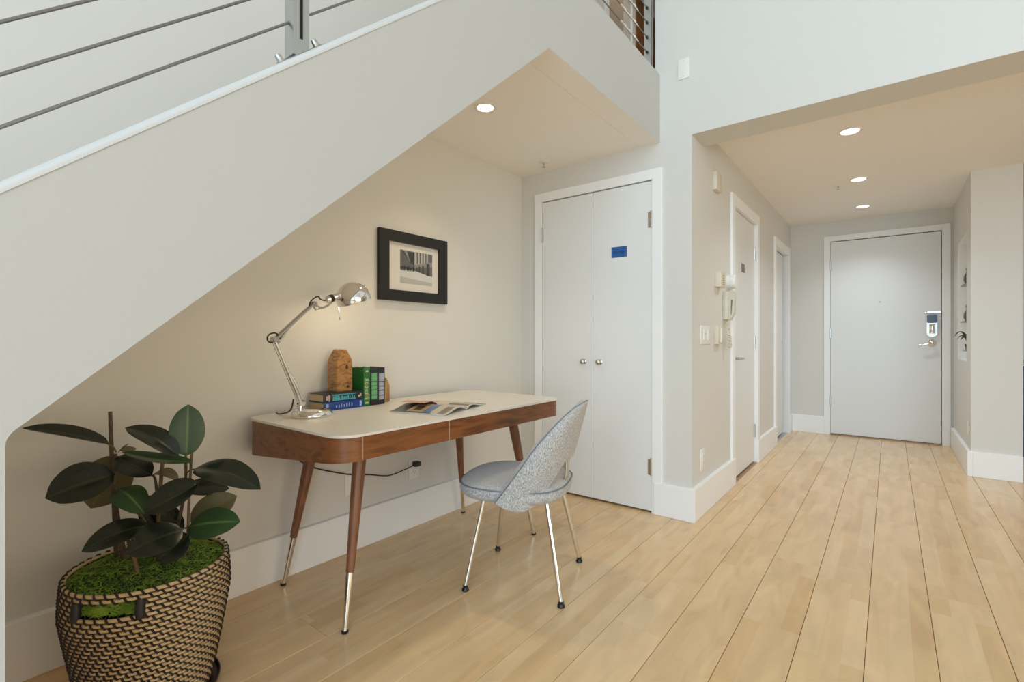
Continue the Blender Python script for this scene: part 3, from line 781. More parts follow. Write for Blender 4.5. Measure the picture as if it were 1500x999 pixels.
# ================================================================== DESK LAMP
LX = -1.965
lamp = thing('desk_lamp', 'chrome jointed desk lamp with domed shade at the end of the desk', 'lamp', (LX, 1.125, ZD))
lc = Vector((LX, 1.125, ZD + 0.0003))
m = MB(); m.lathe([(0, 0), (0.082, 0), (0.085, 0.004), (0.084, 0.012), (0.078, 0.024), (0.070, 0.030), (0, 0.031)], lc, n=48)
link('base', m, CHROME, lamp, smooth=50)
def LP(px, py, dx=0.0):
    r = at(px, py, 1.0) - Vector((0, 0, CAM_H)); t = (LX + dx) / r.x
    return Vector((r.x * t, r.y * t, CAM_H + r.z * t))
foot = LP(440, 602); hub = LP(441, 590); elbow = LP(402, 497); wrist = LP(459, 445); neck = LP(478, 439)
m = MB(); m.tube([foot, hub], 0.008, n=12); m.tube([LP(430, 597), LP(441, 597)], 0.005, n=8)
m.lathe([(0, -0.014), (0.013, -0.014), (0.013, 0.014), (0, 0.014)], hub, (1, 0, 0), n=16)
link('pivot', m, CHROME, lamp, smooth=50)
dn = (elbow - hub).normalized(); sd = Vector((1, 0, 0)); pn = dn.cross(sd)
m = MB()
for s in (-1, 1):
    m.tube([hub + sd * 0.011 * s - pn * 0.004, elbow + sd * 0.011 * s - pn * 0.004], 0.0055, n=8)
m.tube([hub + pn * 0.012, hub + dn * 0.10 + pn * 0.010, hub + (elbow - hub) * 0.62], [0.006, 0.008, 0.004], n=8)
link('lower_arm', m, CHROME, lamp, smooth=50)
m = MB(); m.lathe([(0, -0.018), (0.011, -0.018), (0.011, 0.018), (0, 0.018)], elbow, (1, 0, 0), n=16)
m.tube([LP(400, 494), LP(410, 500)], 0.006, n=8)
link('elbow_joint', m, NICKEL, lamp, smooth=50)
dn2 = (wrist - elbow).normalized(); pn2 = dn2.cross(sd)
m = MB()
for s in (-1, 1):
    m.tube([elbow + sd * 0.010 * s, wrist + sd * 0.010 * s], 0.005, n=8)
m.tube([LP(407, 503), elbow + (wrist - elbow) * 0.45], 0.0045, n=8)
link('upper_arm', m, NICKEL, lamp, smooth=50)
m = MB(); m.lathe([(0, -0.015), (0.010, -0.015), (0.010, 0.015), (0, 0.015)], wrist, (1, 0, 0), n=16)
m.tube([LP(458, 444), LP(462, 453), LP(469, 451)], 0.005, n=8); m.tube([LP(458, 444), LP(469, 451)], 0.005, n=8)
m.tube([LP(468, 450), LP(473, 451), LP(481, 447), LP(487, 442)], 0.0045, n=8)
link('wrist_joint', m, NICKEL, lamp, smooth=50)
ha = (LP(498, 433) - LP(478, 440)).normalized()
n0 = LP(477, 440)
m = MB(); m.lathe([(0, 0), (0.011, 0.0), (0.015, 0.004), (0.015, 0.020), (0.017, 0.022)], n0, ha, n=20)
m.lathe([(0.015, 0.035), (0.0165, 0.037), (0.0165, 0.075), (0, 0.075)], n0, ha, n=20)
sk = link('socket', m, CHROME, lamp, smooth=50)
m = MB(); m.lathe([(0.0168, 0.020), (0.0172, 0.022), (0.0172, 0.036), (0.0168, 0.037)], n0, ha, n=20)
link('socket_band', m, BLACK, lamp, sk, smooth=50)
rim_l, rim_r = LP(497.5, 446.5), LP(538, 432.5)
sc_c = (rim_l + rim_r) / 2; SR = (rim_r - rim_l).length / 2
rd = (rim_r - rim_l).normalized(); up_ = sd.cross(rd)
if up_.z < 0: up_ = -up_
pr_ = []
for k in range(15):
    a = PI / 2 * k / 14; pr_.append((SR * math.cos(a) if k < 14 else 0, SR * 1.08 * math.sin(a)))
pr2 = [(max(0, r - 0.0012), z - 0.0012 if z > 0 else 0) for r, z in pr_][::-1]
m = MB(); m.lathe([(SR * 0.99, -0.010), (SR, -0.006)] + pr_ + pr2 + [(SR * 0.97, -0.010), (SR * 0.99, -0.010)], sc_c, up_, n=40)
shd = link('shade', m, CHROME, lamp, smooth=60)
m = MB(); m.lathe([(0, -0.035), (0.020, -0.028), (0.027, -0.008), (0.022, 0.012), (0.012, 0.026), (0, 0.028)], sc_c + up_ * 0.02, up_, n=20)
link('bulb', m, WHITEP, lamp, shd, smooth=60)
bl = bpy.data.lights.new('bulb_light', 'POINT'); bl.energy, bl.color = LIGHTS['bulb']; bl.shadow_soft_size = 0.02
blo = bpy.data.objects.new('bulb_light', bl); COL.objects.link(blo); blo.parent = lamp; blo.location = sc_c - up_ * 0.022 - Vector(lamp.location)
hh = LP(494, 441)
m = MB(); m.tube([hh, LP(498, 466)], 0.0022, n=6); m.lathe([(0, -0.006), (0.004, -0.004), (0.005, 0), (0.004, 0.004), (0, 0.006)], LP(498, 467), n=10)
m.tube([LP(489, 437), LP(498, 436)], 0.007, n=10)
link('handle', m, NICKEL, lamp, smooth=50)
def spline(pts, n=6):
    out = []; P4 = [pts[0]] + list(pts) + [pts[-1]]
    for i in range(1, len(P4) - 2):
        a, b, c, d = P4[i - 1:i + 3]
        for k in range(n):
            t = k / n
            out.append(0.5 * ((2 * b) + (c - a) * t + (2 * a - 5 * b + 4 * c - d) * t * t + (3 * b - a - 3 * c + d) * t ** 3))
    out.append(Vector(pts[-1])); return out
m = MB(); m.tube(spline([LP(400, 502), LP(393, 500), LP(391.5, 494), LP(396, 489), LP(404, 488), LP(408, 493), LP(409, 497), LP(413, 493)]), 0.003, n=6)
link('cord', m, BLACK, lamp, smooth=60)
m = MB(); m.tube(spline([LP(453, 448), LP(455, 442), LP(460, 437), LP(466, 434), LP(469, 438), LP(474, 440), LP(478, 440)]), 0.003, n=6)
link('cord', m, BLACK, lamp, smooth=60)
# the mains cord: from the pivot over the back edge, under the desk to the wall outlet
p_out = Vector((XW + 0.03, 1.905, 0.366))
m = MB(); m.tube(spline([LP(430, 585), Vector((-2.03, 1.06, 0.79)), Vector((-2.12, 1.06, 0.7685)), Vector((-2.187, 1.08, 0.762)), Vector((-2.194, 1.10, 0.70)), Vector((-2.194, 1.2, 0.52)),
                         Vector((-2.19, 1.42, 0.415)), Vector((-2.185, 1.58, 0.375)), Vector((-2.18, 1.70, 0.345)), Vector((-2.175, 1.82, 0.358)), Vector((-2.175, 1.87, 0.366)), p_out + Vector((0.012, -0.012, 0))], 8), 0.0033, n=6)
link('mains_cord', m, BLACK, lamp, smooth=60)
m = MB(); m.bbox(XW + 0.0085, XW + 0.045, 1.885, 1.925, 0.352, 0.380, b=0.006, seg=2)
link('plug', m, BLACK, lamp, smooth=50)

# ================================================================== BOOKS AND BLOCKS ON THE DESK
PAGES = mat('book_pages', (0.58, 0.46, 0.28), 0.8, noise=((2, 2, 900), (0.44, 0.33, 0.19), 0.35, 0.65))
C_BLK = mat('black_cover', (0.016, 0.017, 0.022), 0.45)
C_BLUE = mat('blue_cover', (0.010, 0.045, 0.26), 0.4)
C_GRN = mat('green_cover', (0.012, 0.13, 0.025), 0.4)
MK_TEAL = mat('teal_print', (0.05, 0.36, 0.42), 0.5)
MK_SKY = mat('pale_blue_print', (0.32, 0.46, 0.68), 0.5)
MK_CRM = mat('cream_print', (0.52, 0.50, 0.30), 0.5)
MK_LG = mat('light_green_print', (0.13, 0.42, 0.17), 0.5)
MK_GRY = mat('grey_print', (0.36, 0.38, 0.44), 0.5)
MK_PINK = mat('salmon_print', (0.50, 0.33, 0.28), 0.5)
BXF = -2.042      # spine plane of the books
def book_flat(name, label, y0, y1, z0, z1, cov, marks, xb=-2.172):
    t = thing(name, label, 'book', (-2.1, (y0 + y1) / 2, z0), group='books on the desk')
    m = MB(); m.bbox(xb + 0.004, BXF - 0.003, y0 + 0.004, y1 - 0.004, z0 + 0.0032, z1 - 0.0032, b=0.0005, seg=1)
    link('pages', m, PAGES, t)
    m = MB(); m.box(xb, BXF - 0.002, y0, y1, z0 + 0.0002, z0 + 0.003); m.box(xb, BXF - 0.002, y0, y1, z1 - 0.003, z1)
    m.bbox(BXF - 0.006, BXF, y0, y1, z0 + 0.0002, z1, b=0.0018, seg=2)
    cv = link('cover', m, cov, t)
    for (a, b, c, d, mk) in marks:
        m = MB(); m.box(BXF - 0.0004, BXF + 0.0005, y0 + (y1 - y0) * a, y0 + (y1 - y0) * b, z0 + (z1 - z0) * c, z0 + (z1 - z0) * d)
        link('spine_print', m, mk, t, cv, smooth=0)
    return t
rk = random.Random(5)
mk1 = [(0.21, 0.80, 0.16, 0.84, MK_TEAL)]
mk1 = [(0.21, 0.80, 0.14, 0.26, MK_TEAL), (0.21, 0.80, 0.74, 0.86, MK_TEAL)]
for k in range(11): mk1.append((0.225 + k * 0.052, 0.225 + k * 0.052 + rk.uniform(0.02, 0.04), 0.26, rk.uniform(0.5, 0.74), MK_TEAL))
mk1 += [(0.06, 0.10, 0.25, 0.75, MK_PINK), (0.11, 0.16, 0.3, 0.85, MK_PINK), (0.12, 0.15, 0.1, 0.25, MK_SKY), (0.87, 0.91, 0.3, 0.55, MK_CRM), (0.92, 0.95, 0.4, 0.75, MK_CRM)]
mk2 = [(0.05, 0.11, 0.18, 0.82, MK_SKY), (0.90, 0.95, 0.18, 0.82, MK_SKY)]
for k in range(7): mk2.append((0.29 + k * 0.065, 0.29 + k * 0.065 + rk.uniform(0.015, 0.03), 0.28, rk.uniform(0.55, 0.75), MK_SKY))
B_Y0, B_Y1 = 1.226, 1.436
book_flat('hardcover_book', 'thick royal blue hardcover lying flat at the bottom of the stack', B_Y0 + 0.001, B_Y1 + 0.002, ZD + 0.0003, ZD + 0.0385, C_BLUE, mk2)
book_flat('hardcover_book', 'thick black hardcover with teal lettering lying on the blue book', B_Y0 - 0.001, B_Y1, ZD + 0.0388, ZD + 0.0785, C_BLK, mk1)
def book_up(name, label, y0, y1, h, cov, marks, xb=-2.165):
    t = thing(name, label, 'book', (-2.1, (y0 + y1) / 2, ZD), group='books on the desk')
    z0, z1 = ZD + 0.0003, ZD + h
    m = MB(); m.bbox(xb + 0.004, BXF - 0.004, y0 + 0.0032, y1 - 0.0032, z0 + 0.004, z1 - 0.004, b=0.0005, seg=1)
    link('pages', m, PAGES, t)
    m = MB(); m.box(xb, BXF - 0.002, y0, y0 + 0.003, z0, z1); m.box(xb, BXF - 0.002, y1 - 0.003, y1, z0, z1)
    m.bbox(BXF - 0.006, BXF, y0, y1, z0, z1, b=0.0025, seg=2)
    cv = link('cover', m, cov, t)
    for (a, b, c, d, mk) in marks:
        m = MB(); m.box(BXF - 0.0004, BXF + 0.0005, y0 + (y1 - y0) * a, y0 + (y1 - y0) * b, z0 + (z1 - z0) * c, z0 + (z1 - z0) * d)
        link('spine_print', m, mk, t, cv, smooth=0)
mg = [(0.28, 0.72, 0.885, 0.93, MK_CRM), (0.25, 0.7, 0.06, 0.11, MK_CRM)]
for k in range(19): mg.append((0.14, rk.uniform(0.6, 0.9), 0.165 + k * 0.031, 0.165 + k * 0.031 + 0.017, MK_CRM if k % 3 else MK_LG))
book_up('standing_book', 'bright green hardcover standing beside the wooden house block', 1.439, 1.4785, 0.190, C_GRN, mg)
ml = [(0.13, 0.87, a, b, MK_LG) for a, b in ((0.155, 0.265), (0.28, 0.40), (0.415, 0.505), (0.52, 0.625), (0.64, 0.85))]
book_up('standing_book', 'black standing hardcover with light green spine labels', 1.4805, 1.5225, 0.189, C_BLK, ml)
ml = [(0.13, 0.87, a, b, MK_GRY) for a, b in ((0.13, 0.235), (0.25, 0.365), (0.385, 0.48), (0.495, 0.605), (0.625, 0.84))]
book_up('standing_book', 'black standing hardcover with pale grey spine labels', 1.5245, 1.5665, 0.188, C_BLK, ml)
def house(name, label, xb, xf, y0, y1, z0, h, peak, m_, group, knots=True):
    yc = (y0 + y1) / 2
    poly = [(y0, z0), (y1, z0), (y1, z0 + h), (yc + 0.012, z0 + peak), (yc - 0.012, z0 + peak), (y0, z0 + h)]
    bm = bmesh.new()
    a = [bm.verts.new((xf, p[0], p[1])) for p in poly]; b = [bm.verts.new((xb, p[0], p[1])) for p in poly]
    bm.faces.new(a); bm.faces.new(b[::-1])
    for i in range(len(poly)): j = (i + 1) % len(poly); bm.faces.new((a[j], a[i], b[i], b[j]))
    bmesh.ops.bevel(bm, geom=bm.edges[:], offset=0.003, segments=2, affect='EDGES')
    t = thing(name, label, 'wooden block', (xb, yc, z0), group=group)
    m = MB(); m.bm(bm); link('block', m, m_, t, smooth=30)
    if knots:
        KN = mat('dark_knot', (0.06, 0.025, 0.01), 0.7)
        for (dy, dz, ry, rz) in ((0.012, 0.118, 0.007, 0.012), (0.018, 0.022, 0.008, 0.007)):
            m = MB(); pts = [(xf + 0.0002, yc + dy + ry * math.cos(q * PI / 5) * (1 + 0.2 * math.sin(3 * q)), z0 + dz + rz * math.sin(q * PI / 5)) for q in range(10)]
            m.add(pts + [(p[0] + 0.0006, p[1], p[2]) for p in pts], [tuple(range(10)), tuple(range(10, 20))])
            link('knot', m, KN, t, smooth=0)
house('wooden_house', 'tall rustic wooden house block standing on the stacked books', -2.165, -2.085, 1.318, 1.405, ZD + 0.0788, 0.148, 0.203, ACACIA, 'wooden house blocks')
house('wooden_house', 'small pale wooden house block behind the standing books', -2.165, -2.095, 1.572, 1.640, ZD + 0.0003, 0.085, 0.128, PALEWOOD, 'wooden house blocks', knots=False)

# open magazine: two curled halves
mag = thing('magazine', 'open magazine with curled colour pages lying on the white desk top', 'magazine', (-1.66, 1.62, ZD))
A = Vector((-1.515, 1.470, 0)); hd = Vector((-0.968, -0.25, 0)).normalized(); wd = Vector((-hd.y, hd.x, 0))
if wd.y < 0: wd = -wd
MH, MW = 0.285, 0.205
def curlz(t):   # t 0 at the fore edge .. 1 at the spine, height of the page block top
    return 0.006 + 0.020 * (math.sin(PI * min(1, t ** 1.6) * 0.98) ** 1.0) * (1 if t < 0.75 else 1) 
def mag_half(name, s0, layers, mats_, part_label=None):
    pass
def half_pts(side, top):
    out = []
    for i in range(13):
        t = i / 12
        u = MW * t if side < 0 else MW * (2 - t) * 1.0
        zz = (0.0006 if not top else curlz(t)) if side < 0 else (0.0006 if not top else 0.005 + 0.017 * math.sin(PI * t ** 2.2))
        if not top: zz = max(0.0005, (curlz(t) if side < 0 else 0.005 + 0.017 * math.sin(PI * t ** 2.2)) - 0.0055)
        out.append((u, zz))
    return out
MPAPER = mat('magazine_paper', (0.55, 0.53, 0.49), 0.35)
MPICS = [mat('mag_charcoal', (0.055, 0.05, 0.047), 0.3), mat('mag_tan', (0.40, 0.26, 0.12), 0.3), mat('mag_blue', (0.09, 0.15, 0.30), 0.3),
         mat('mag_cream', (0.55, 0.47, 0.31), 0.3), mat('mag_brown', (0.20, 0.15, 0.11), 0.3), mat('mag_orange', (0.52, 0.22, 0.09), 0.3), mat('mag_yellow', (0.60, 0.50, 0.20), 0.3)]
for side, pname in ((-1, 'left_pages'), (1, 'right_pages')):
    tp, bt = half_pts(side, True), half_pts(side, False)
    m = MB(); vs = []; n = len(tp)
    for h_ in (0, MH):
        for (u, z) in tp: vs.append(A + wd * u + hd * h_ + Vector((0, 0, ZD + z)))
        for (u, z) in bt: vs.append(A + wd * u + hd * h_ + Vector((0, 0, ZD + z)))
    fs = []
    for i in range(n - 1):
        fs.append((i, i + 1, 2 * n + i + 1, 2 * n + i)); fs.append((n + i, n + i + 1, 3 * n + i + 1, 3 * n + i))
        fs.append((i, i + 1, n + i + 1, n + i)); fs.append((2 * n + i, 2 * n + i + 1, 3 * n + i + 1, 3 * n + i))
    fs.append((0, n, 3 * n, 2 * n)); fs.append((n - 1, 2 * n - 1, 4 * n - 1, 3 * n - 1))
    m.add(vs, fs); pg = link('page_block', m, MPAPER, mag, smooth=40)
    # printed pictures follow the page surface
    def patch(t0, t1, h0, h1, mk, lift=0.0005):
        m = MB(); k = 8; vs = []
        for i in range(k + 1):
            t = t0 + (t1 - t0) * i / k; f_ = t * 12; i0 = min(11, int(f_)); fr = f_ - i0
            u = tp[i0][0] + (tp[i0 + 1][0] - tp[i0][0]) * fr; z = tp[i0][1] + (tp[i0 + 1][1] - tp[i0][1]) * fr + lift
            vs += [A + wd * u + hd * h0 * MH + Vector((0, 0, ZD + z)), A + wd * u + hd * h1 * MH + Vector((0, 0, ZD + z))]
        fs = [(2 * i, 2 * i + 1, 2 * i + 3, 2 * i + 2) for i in range(k)]
        m.add(vs, fs); link('printed_picture', m, mk, mag, pg, smooth=40, fix=False)
    if side < 0:
        patch(0.0, 0.99, 0.74, 0.985, MPICS[0])
        patch(0.10, 0.62, 0.46, 0.72, MPICS[1]); patch(0.22, 0.48, 0.53, 0.66, MPICS[0], 0.0009)
        patch(0.06, 0.70, 0.30, 0.45, MPICS[2]); patch(0.02, 0.10, 0.26, 0.74, MPICS[0], 0.0008)
        patch(0.08, 0.80, 0.18, 0.29, MPICS[3])
        patch(0.05, 0.55, 0.03, 0.16, MPICS[4]); patch(0.60, 0.95, 0.03, 0.15, MPICS[1])
        patch(0.70, 0.97, 0.35, 0.72, MPICS[5])
    else:
        patch(0.04, 0.95, 0.02, 0.40, MPICS[4]); patch(0.1, 0.9, 0.42, 0.62, MPICS[6]); patch(0.1, 0.9, 0.66, 0.97, MPICS[5])
# raised middle page turning over
m = MB(); vs = []
for i in range(9):
    t = i / 8; u = MW * (1.0 - 0.62 * t); z = 0.010 + 0.034 * math.sin(PI * 0.5 * min(1, t * 1.5)) - 0.006 * t
    for h_ in (0.52, 0.985): vs.append(A + wd * u + hd * (MH * h_) + Vector((0, 0, ZD + z)))
m.add(vs + [Vector(v) + Vector((0, 0, 0.0006)) for v in vs], [(2 * i, 2 * i + 1, 2 * i + 3, 2 * i + 2) for i in range(8)] + [(18 + 2 * i, 18 + 2 * i + 2, 18 + 2 * i + 3, 18 + 2 * i + 1) for i in range(8)])
link('turned_page', m, MPICS[5], mag, smooth=40, fix=False)

# ================================================================== PICTURE
pic = thing('framed_picture', 'black framed monochrome street photograph with wide white mat over the desk', 'picture', (XW, 1.906, 1.51))
PY0, PY1, PZ0, PZ1 = 1.645, 2.158, 1.314, 1.708
x1 = XW + 0.026; fw = 0.066
m = MB()
def mitre(m, a, b, c, d, xa, xb): m.add([(xa, *p) for p in (a, b, c, d)] + [(xb, *p) for p in (a, b, c, d)], [(0, 1, 2, 3), (7, 6, 5, 4), (0, 4, 5, 1), (1, 5, 6, 2), (2, 6, 7, 3), (3, 7, 4, 0)])
o_ = [(PY0, PZ0), (PY1, PZ0), (PY1, PZ1), (PY0, PZ1)]; i_ = [(PY0 + fw, PZ0 + fw * 0.92), (PY1 - fw, PZ0 + fw * 0.92), (PY1 - fw, PZ1 - fw * 0.92), (PY0 + fw, PZ1 - fw * 0.92)]
for k in range(4):
    m = MB(); j = (k + 1) % 4; mitre(m, o_[k], o_[j], i_[j], i_[k], XW + 0.0005, x1)
    link('frame_rail', m, FRAMEB, pic, smooth=0)
m = MB(); m.box(XW + 0.001, XW + 0.010, i_[0][0] - 0.003, i_[1][0] + 0.003, i_[0][1] - 0.003, i_[2][1] + 0.003)
link('mat_board', m, MATB, pic, smooth=0)
GY = [mat('photo_grey_%s' % nm, (v, v, v * 0.97), 0.4) for nm, v in (('a', 0.012), ('b', 0.05), ('c', 0.12), ('d', 0.24), ('e', 0.42), ('f', 0.58))]
Q0, Q1, R0, R1 = 1.797, 2.043, 1.418, 1.610
m = MB(); lvl = [0]
def poly(pts, gi):
    lvl[0] += 1; x = XW + 0.0102 + lvl[0] * 0.00006
    m.add([(x, Q0 + (Q1 - Q0) * p[0], R0 + (R1 - R0) * p[1]) for p in pts], [tuple(range(len(pts)))], gi)
poly([(0, 0), (1, 0), (1, 1), (0, 1)], 3)
poly([(0, 0), (1, 0), (1, 0.30), (0.75, 0.34), (0.43, 0.42), (0.2, 0.41), (0, 0.40)], 5)
poly([(0, 0), (1, 0), (1, 0.10), (0, 0.20)], 4)
poly([(0, 0.42), (0.42, 0.44), (0.42, 0.98), (0, 1.0)], 2)
poly([(0.06, 0.95), (0.32, 0.62), (0.42, 0.60), (0.42, 0.98)], 1)
poly([(0.10, 1.0), (0.30, 0.64), (0.20, 1.0)], 3)
poly([(0.43, 0.60), (1.0, 0.78), (1.0, 1.0), (0.43, 1.0)], 4)
for k in range(6): poly([(0.50 + k * 0.09, 0.64 + k * 0.022), (0.54 + k * 0.09, 0.65 + k * 0.022), (0.54 + k * 0.09, 1.0), (0.50 + k * 0.09, 1.0)], 2)
poly([(0.86, 0.74), (1, 0.76), (1, 1), (0.86, 1)], 2); poly([(0.43, 0.5), (1, 0.62), (1, 0.30), (0.43, 0.42)], 2)
for a, b, lo, hi in ((0.48, 0.52, 0.41, 0.54), (0.56, 0.61, 0.39, 0.57), (0.67, 0.72, 0.36, 0.61), (0.81, 0.91, 0.31, 0.69)): poly([(a, lo), (b, lo), (b, hi), (a, hi)], 1)
for k in range(9): poly([(0.02 + k * 0.045, 0.38), (0.04 + k * 0.045, 0.38), (0.045 + k * 0.045, 0.50 + 0.03 * (k % 3)), (0.015 + k * 0.045, 0.50)], 0)
poly([(0.405, 0.40), (0.425, 0.40), (0.43, 0.98), (0.40, 0.98)], 0)
link('photo_print', m, GY, pic, smooth=0, fix=False)

# ================================================================== PLANT
PC = Vector((-1.80, 0.50, 0)); RIM = 0.412
plant = thing('potted_rubber_plant', 'dark leaved rubber plant in a striped woven basket beside the desk', 'plant', PC)
def brad(z):
    t = z / RIM
    return 0.148 + 0.058 * min(1, t / 0.75) ** 0.85 - 0.006 * max(0, (t - 0.75) / 0.25) ** 2
SA0, SA1, SZ0, SZ1 = math.radians(-67), math.radians(-22), 0.352, 0.384
def in_slot(a, z):
    a = (a + PI) % (2 * PI) - PI
    return SA0 < a < SA1 and SZ0 < z < SZ1
PIT = 0.0125; rows = int((RIM - 0.018) / PIT)
m = MB(); NB = 96
for r_ in range(rows + 1):
    z = 0.020 + r_ * PIT; R_ = brad(z)
    run = []
    for k in range(NB + 1):
        a = 2 * PI * k / NB
        if in_slot(a, z):
            if len(run) > 1: m.tube(run, 0.0056, n=6)
            run = []; continue
        run.append(PC + Vector((R_ * math.cos(a), R_ * math.sin(a), z)))
    if len(run) > 1: m.tube(run, 0.0056, n=6)
basket = tag(link('coiled_weave', m, RATTAN, plant, smooth=70), kind='stuff')
m = MB()
for r_ in range(rows + 1):
    z = 0.020 + r_ * PIT; R_ = brad(z); nst = 46
    # dark strand in the groove under the coil
    for k in range(nst):
        a = 2 * PI * (k + 0.36 * r_) / nst; da = 2 * PI / nst
        if in_slot(a, z) or in_slot(a + da * 0.35, z): continue
        pts = []
        for q in range(5):      # slanted stitch over the coil
            t = q / 4; th = -0.62 * PI + t * 1.24 * PI; aa = a + da * 0.62 * (1 - t)
            rr = R_ + 0.0075 * math.cos(th); zz = z + 0.0078 * math.sin(th)
            pts.append(PC + Vector((rr * math.cos(aa), rr * math.sin(aa), zz)))
        m.tube(pts, 0.0029, n=4, caps=False)
tag(link('stitching', m, STITCH, plant, basket, smooth=70), kind='stuff')
m = MB(); prof = [(0, 0.012)] + [(brad(z) - 0.003, z) for z in (0.012, 0.1, 0.2, 0.3, SZ0 - 0.006)]
m.lathe(prof, PC, n=64)
for r0, r1 in (((SZ0 - 0.006), RIM - 0.006),):
    vs = []; fs = []; K = 64; a0, a1 = SA1, SA0 + 2 * PI
    for k in range(K + 1):
        a = a0 + (a1 - a0) * k / K
        for z in (r0, r1): R_ = brad(z) - 0.003; vs.append(PC + Vector((R_ * math.cos(a), R_ * math.sin(a), z)))
    fs = [(2 * k, 2 * k + 1, 2 * k + 3, 2 * k + 2) for k in range(K)]
    m.add(vs, fs)
link('basket_lining', m, STITCH, plant, basket, smooth=70)
for a in (SA0, SA1):
    m = MB(); pts = [PC + Vector(((brad(z) + 0.002) * math.cos(a), (brad(z) + 0.002) * math.sin(a), z)) for z in (SZ0 - 0.010, SZ0, SZ1, SZ1 + 0.008)]
    m.tube(pts, [0.010, 0.0115, 0.0115, 0.010], n=12); link('leather_wrap', m, LEATHER, plant, basket, smooth=60)
# moss
m = MB()
prof = [(brad(RIM) - 0.008, RIM - 0.052), (brad(RIM) - 0.010, RIM - 0.018), (0.15, RIM - 0.004), (0.08, RIM + 0.006), (0, RIM + 0.008)]
m.lathe(prof, PC, n=48)
mb_ = link('moss_bed', m, MOSSBASE, plant, smooth=70)
rm = random.Random(11)
m = MB()
def moss_z(r): return RIM - 0.016 + 0.022 * math.cos(min(1, r / 0.2) * PI / 2)
for _ in range(5200):
    a = rm.uniform(0, 2 * PI); r = 0.192 * math.sqrt(rm.random())
    p = PC + Vector((r * math.cos(a), r * math.sin(a), moss_z(r) + rm.uniform(-0.006, 0.006)))
    d = rm.uniform(0, 2 * PI); L_ = rm.uniform(0.012, 0.034); cv = rm.uniform(-1.6, 1.6); lift = rm.uniform(0.2, 1.0)
    wv = rm.uniform(0.0007, 0.0013); vs = []
    q = p.copy(); n_ = 5
    for i in range(n_ + 1):
        t = i / n_; dd = d + cv * t
        side = Vector((-math.sin(dd), math.cos(dd), rm.uniform(-0.5, 0.5))) * wv
        vs += [q - side, q + side]
        q = q + Vector((math.cos(dd), math.sin(dd), lift * (0.6 - 1.3 * t))) * (L_ / n_)
        if (Vector((q.x, q.y, 0)) - PC).length > 0.196: break
    m.add(vs, [(2 * i, 2 * i + 1, 2 * i + 3, 2 * i + 2) for i in range(len(vs) // 2 - 1)])
for _ in range(420):   # moss showing in the handle slot
    a = rm.uniform(SA0 + 0.03, SA1 - 0.03); z = rm.uniform(SZ0, SZ1); R_ = brad(z) - rm.uniform(0.006, 0.014)
    p = PC + Vector((R_ * math.cos(a), R_ * math.sin(a), z)); tdir = Vector((-math.sin(a), math.cos(a), 0))
    L_ = rm.uniform(0.01, 0.022); sgn = rm.choice((-1, 1)); ang = rm.uniform(-0.7, 0.7); vs = []
    for i in range(4):
        t = i / 3; q = p + tdir * sgn * L_ * t + Vector((0, 0, L_ * t * ang + 0.004 * math.sin(PI * t)))
        vs += [q - Vector((0, 0, 0.001)), q + Vector((0, 0, 0.001))]
    m.add(vs, [(2 * i, 2 * i + 1, 2 * i + 3, 2 * i + 2) for i in range(3)])
tag(link('moss_strands', m, MOSS, plant, mb_, smooth=0, fix=False), kind='stuff')

def stem(name, pts, r0, r1, m_):
    P_ = spline([at(*p) for p in pts], 5)
    m = MB(); m.tube(P_, [r0 + (r1 - r0) * i / (len(P_) - 1) for i in range(len(P_))], n=8)
    return link(name, m, m_, plant, smooth=60)
stem('stake', [(171, 830, 1.53), (168, 760, 1.53), (165, 690, 1.53), (163, 650, 1.53), (161.5, 603, 1.53)], 0.0065, 0.0055, BARK)
stem('stem', [(185, 838, 1.50), (177, 790, 1.50), (170, 745, 1.50), (166, 700, 1.50), (169, 665, 1.50)], 0.0088, 0.005, BARK)
stem('stem', [(203, 845, 1.42), (196, 815, 1.42), (189, 795, 1.43), (176, 770, 1.47)], 0.006, 0.004, STAKEM)
stem('stake', [(232, 830, 1.55), (232, 760, 1.55), (235, 715, 1.55), (238, 678, 1.55)], 0.0062, 0.0055, STAKEM)
stem('stem', [(228, 825, 1.58), (230, 750, 1.57), (228, 705, 1.56), (222, 695, 1.56)], 0.006, 0.003, BARK)
stem('stake', [(275, 808, 1.52), (276, 760, 1.52), (278, 710, 1.52), (281, 664, 1.52)], 0.0044, 0.004, STAKEM)
stem('stem', [(248, 825, 1.56), (259, 775, 1.56), (267, 740, 1.56), (272, 700, 1.55), (272, 668, 1.54)], 0.0065, 0.004, BARK)
stem('stem', [(205, 835, 1.53), (215, 775, 1.53), (200, 748, 1.53)], 0.0055, 0.004, BARK)

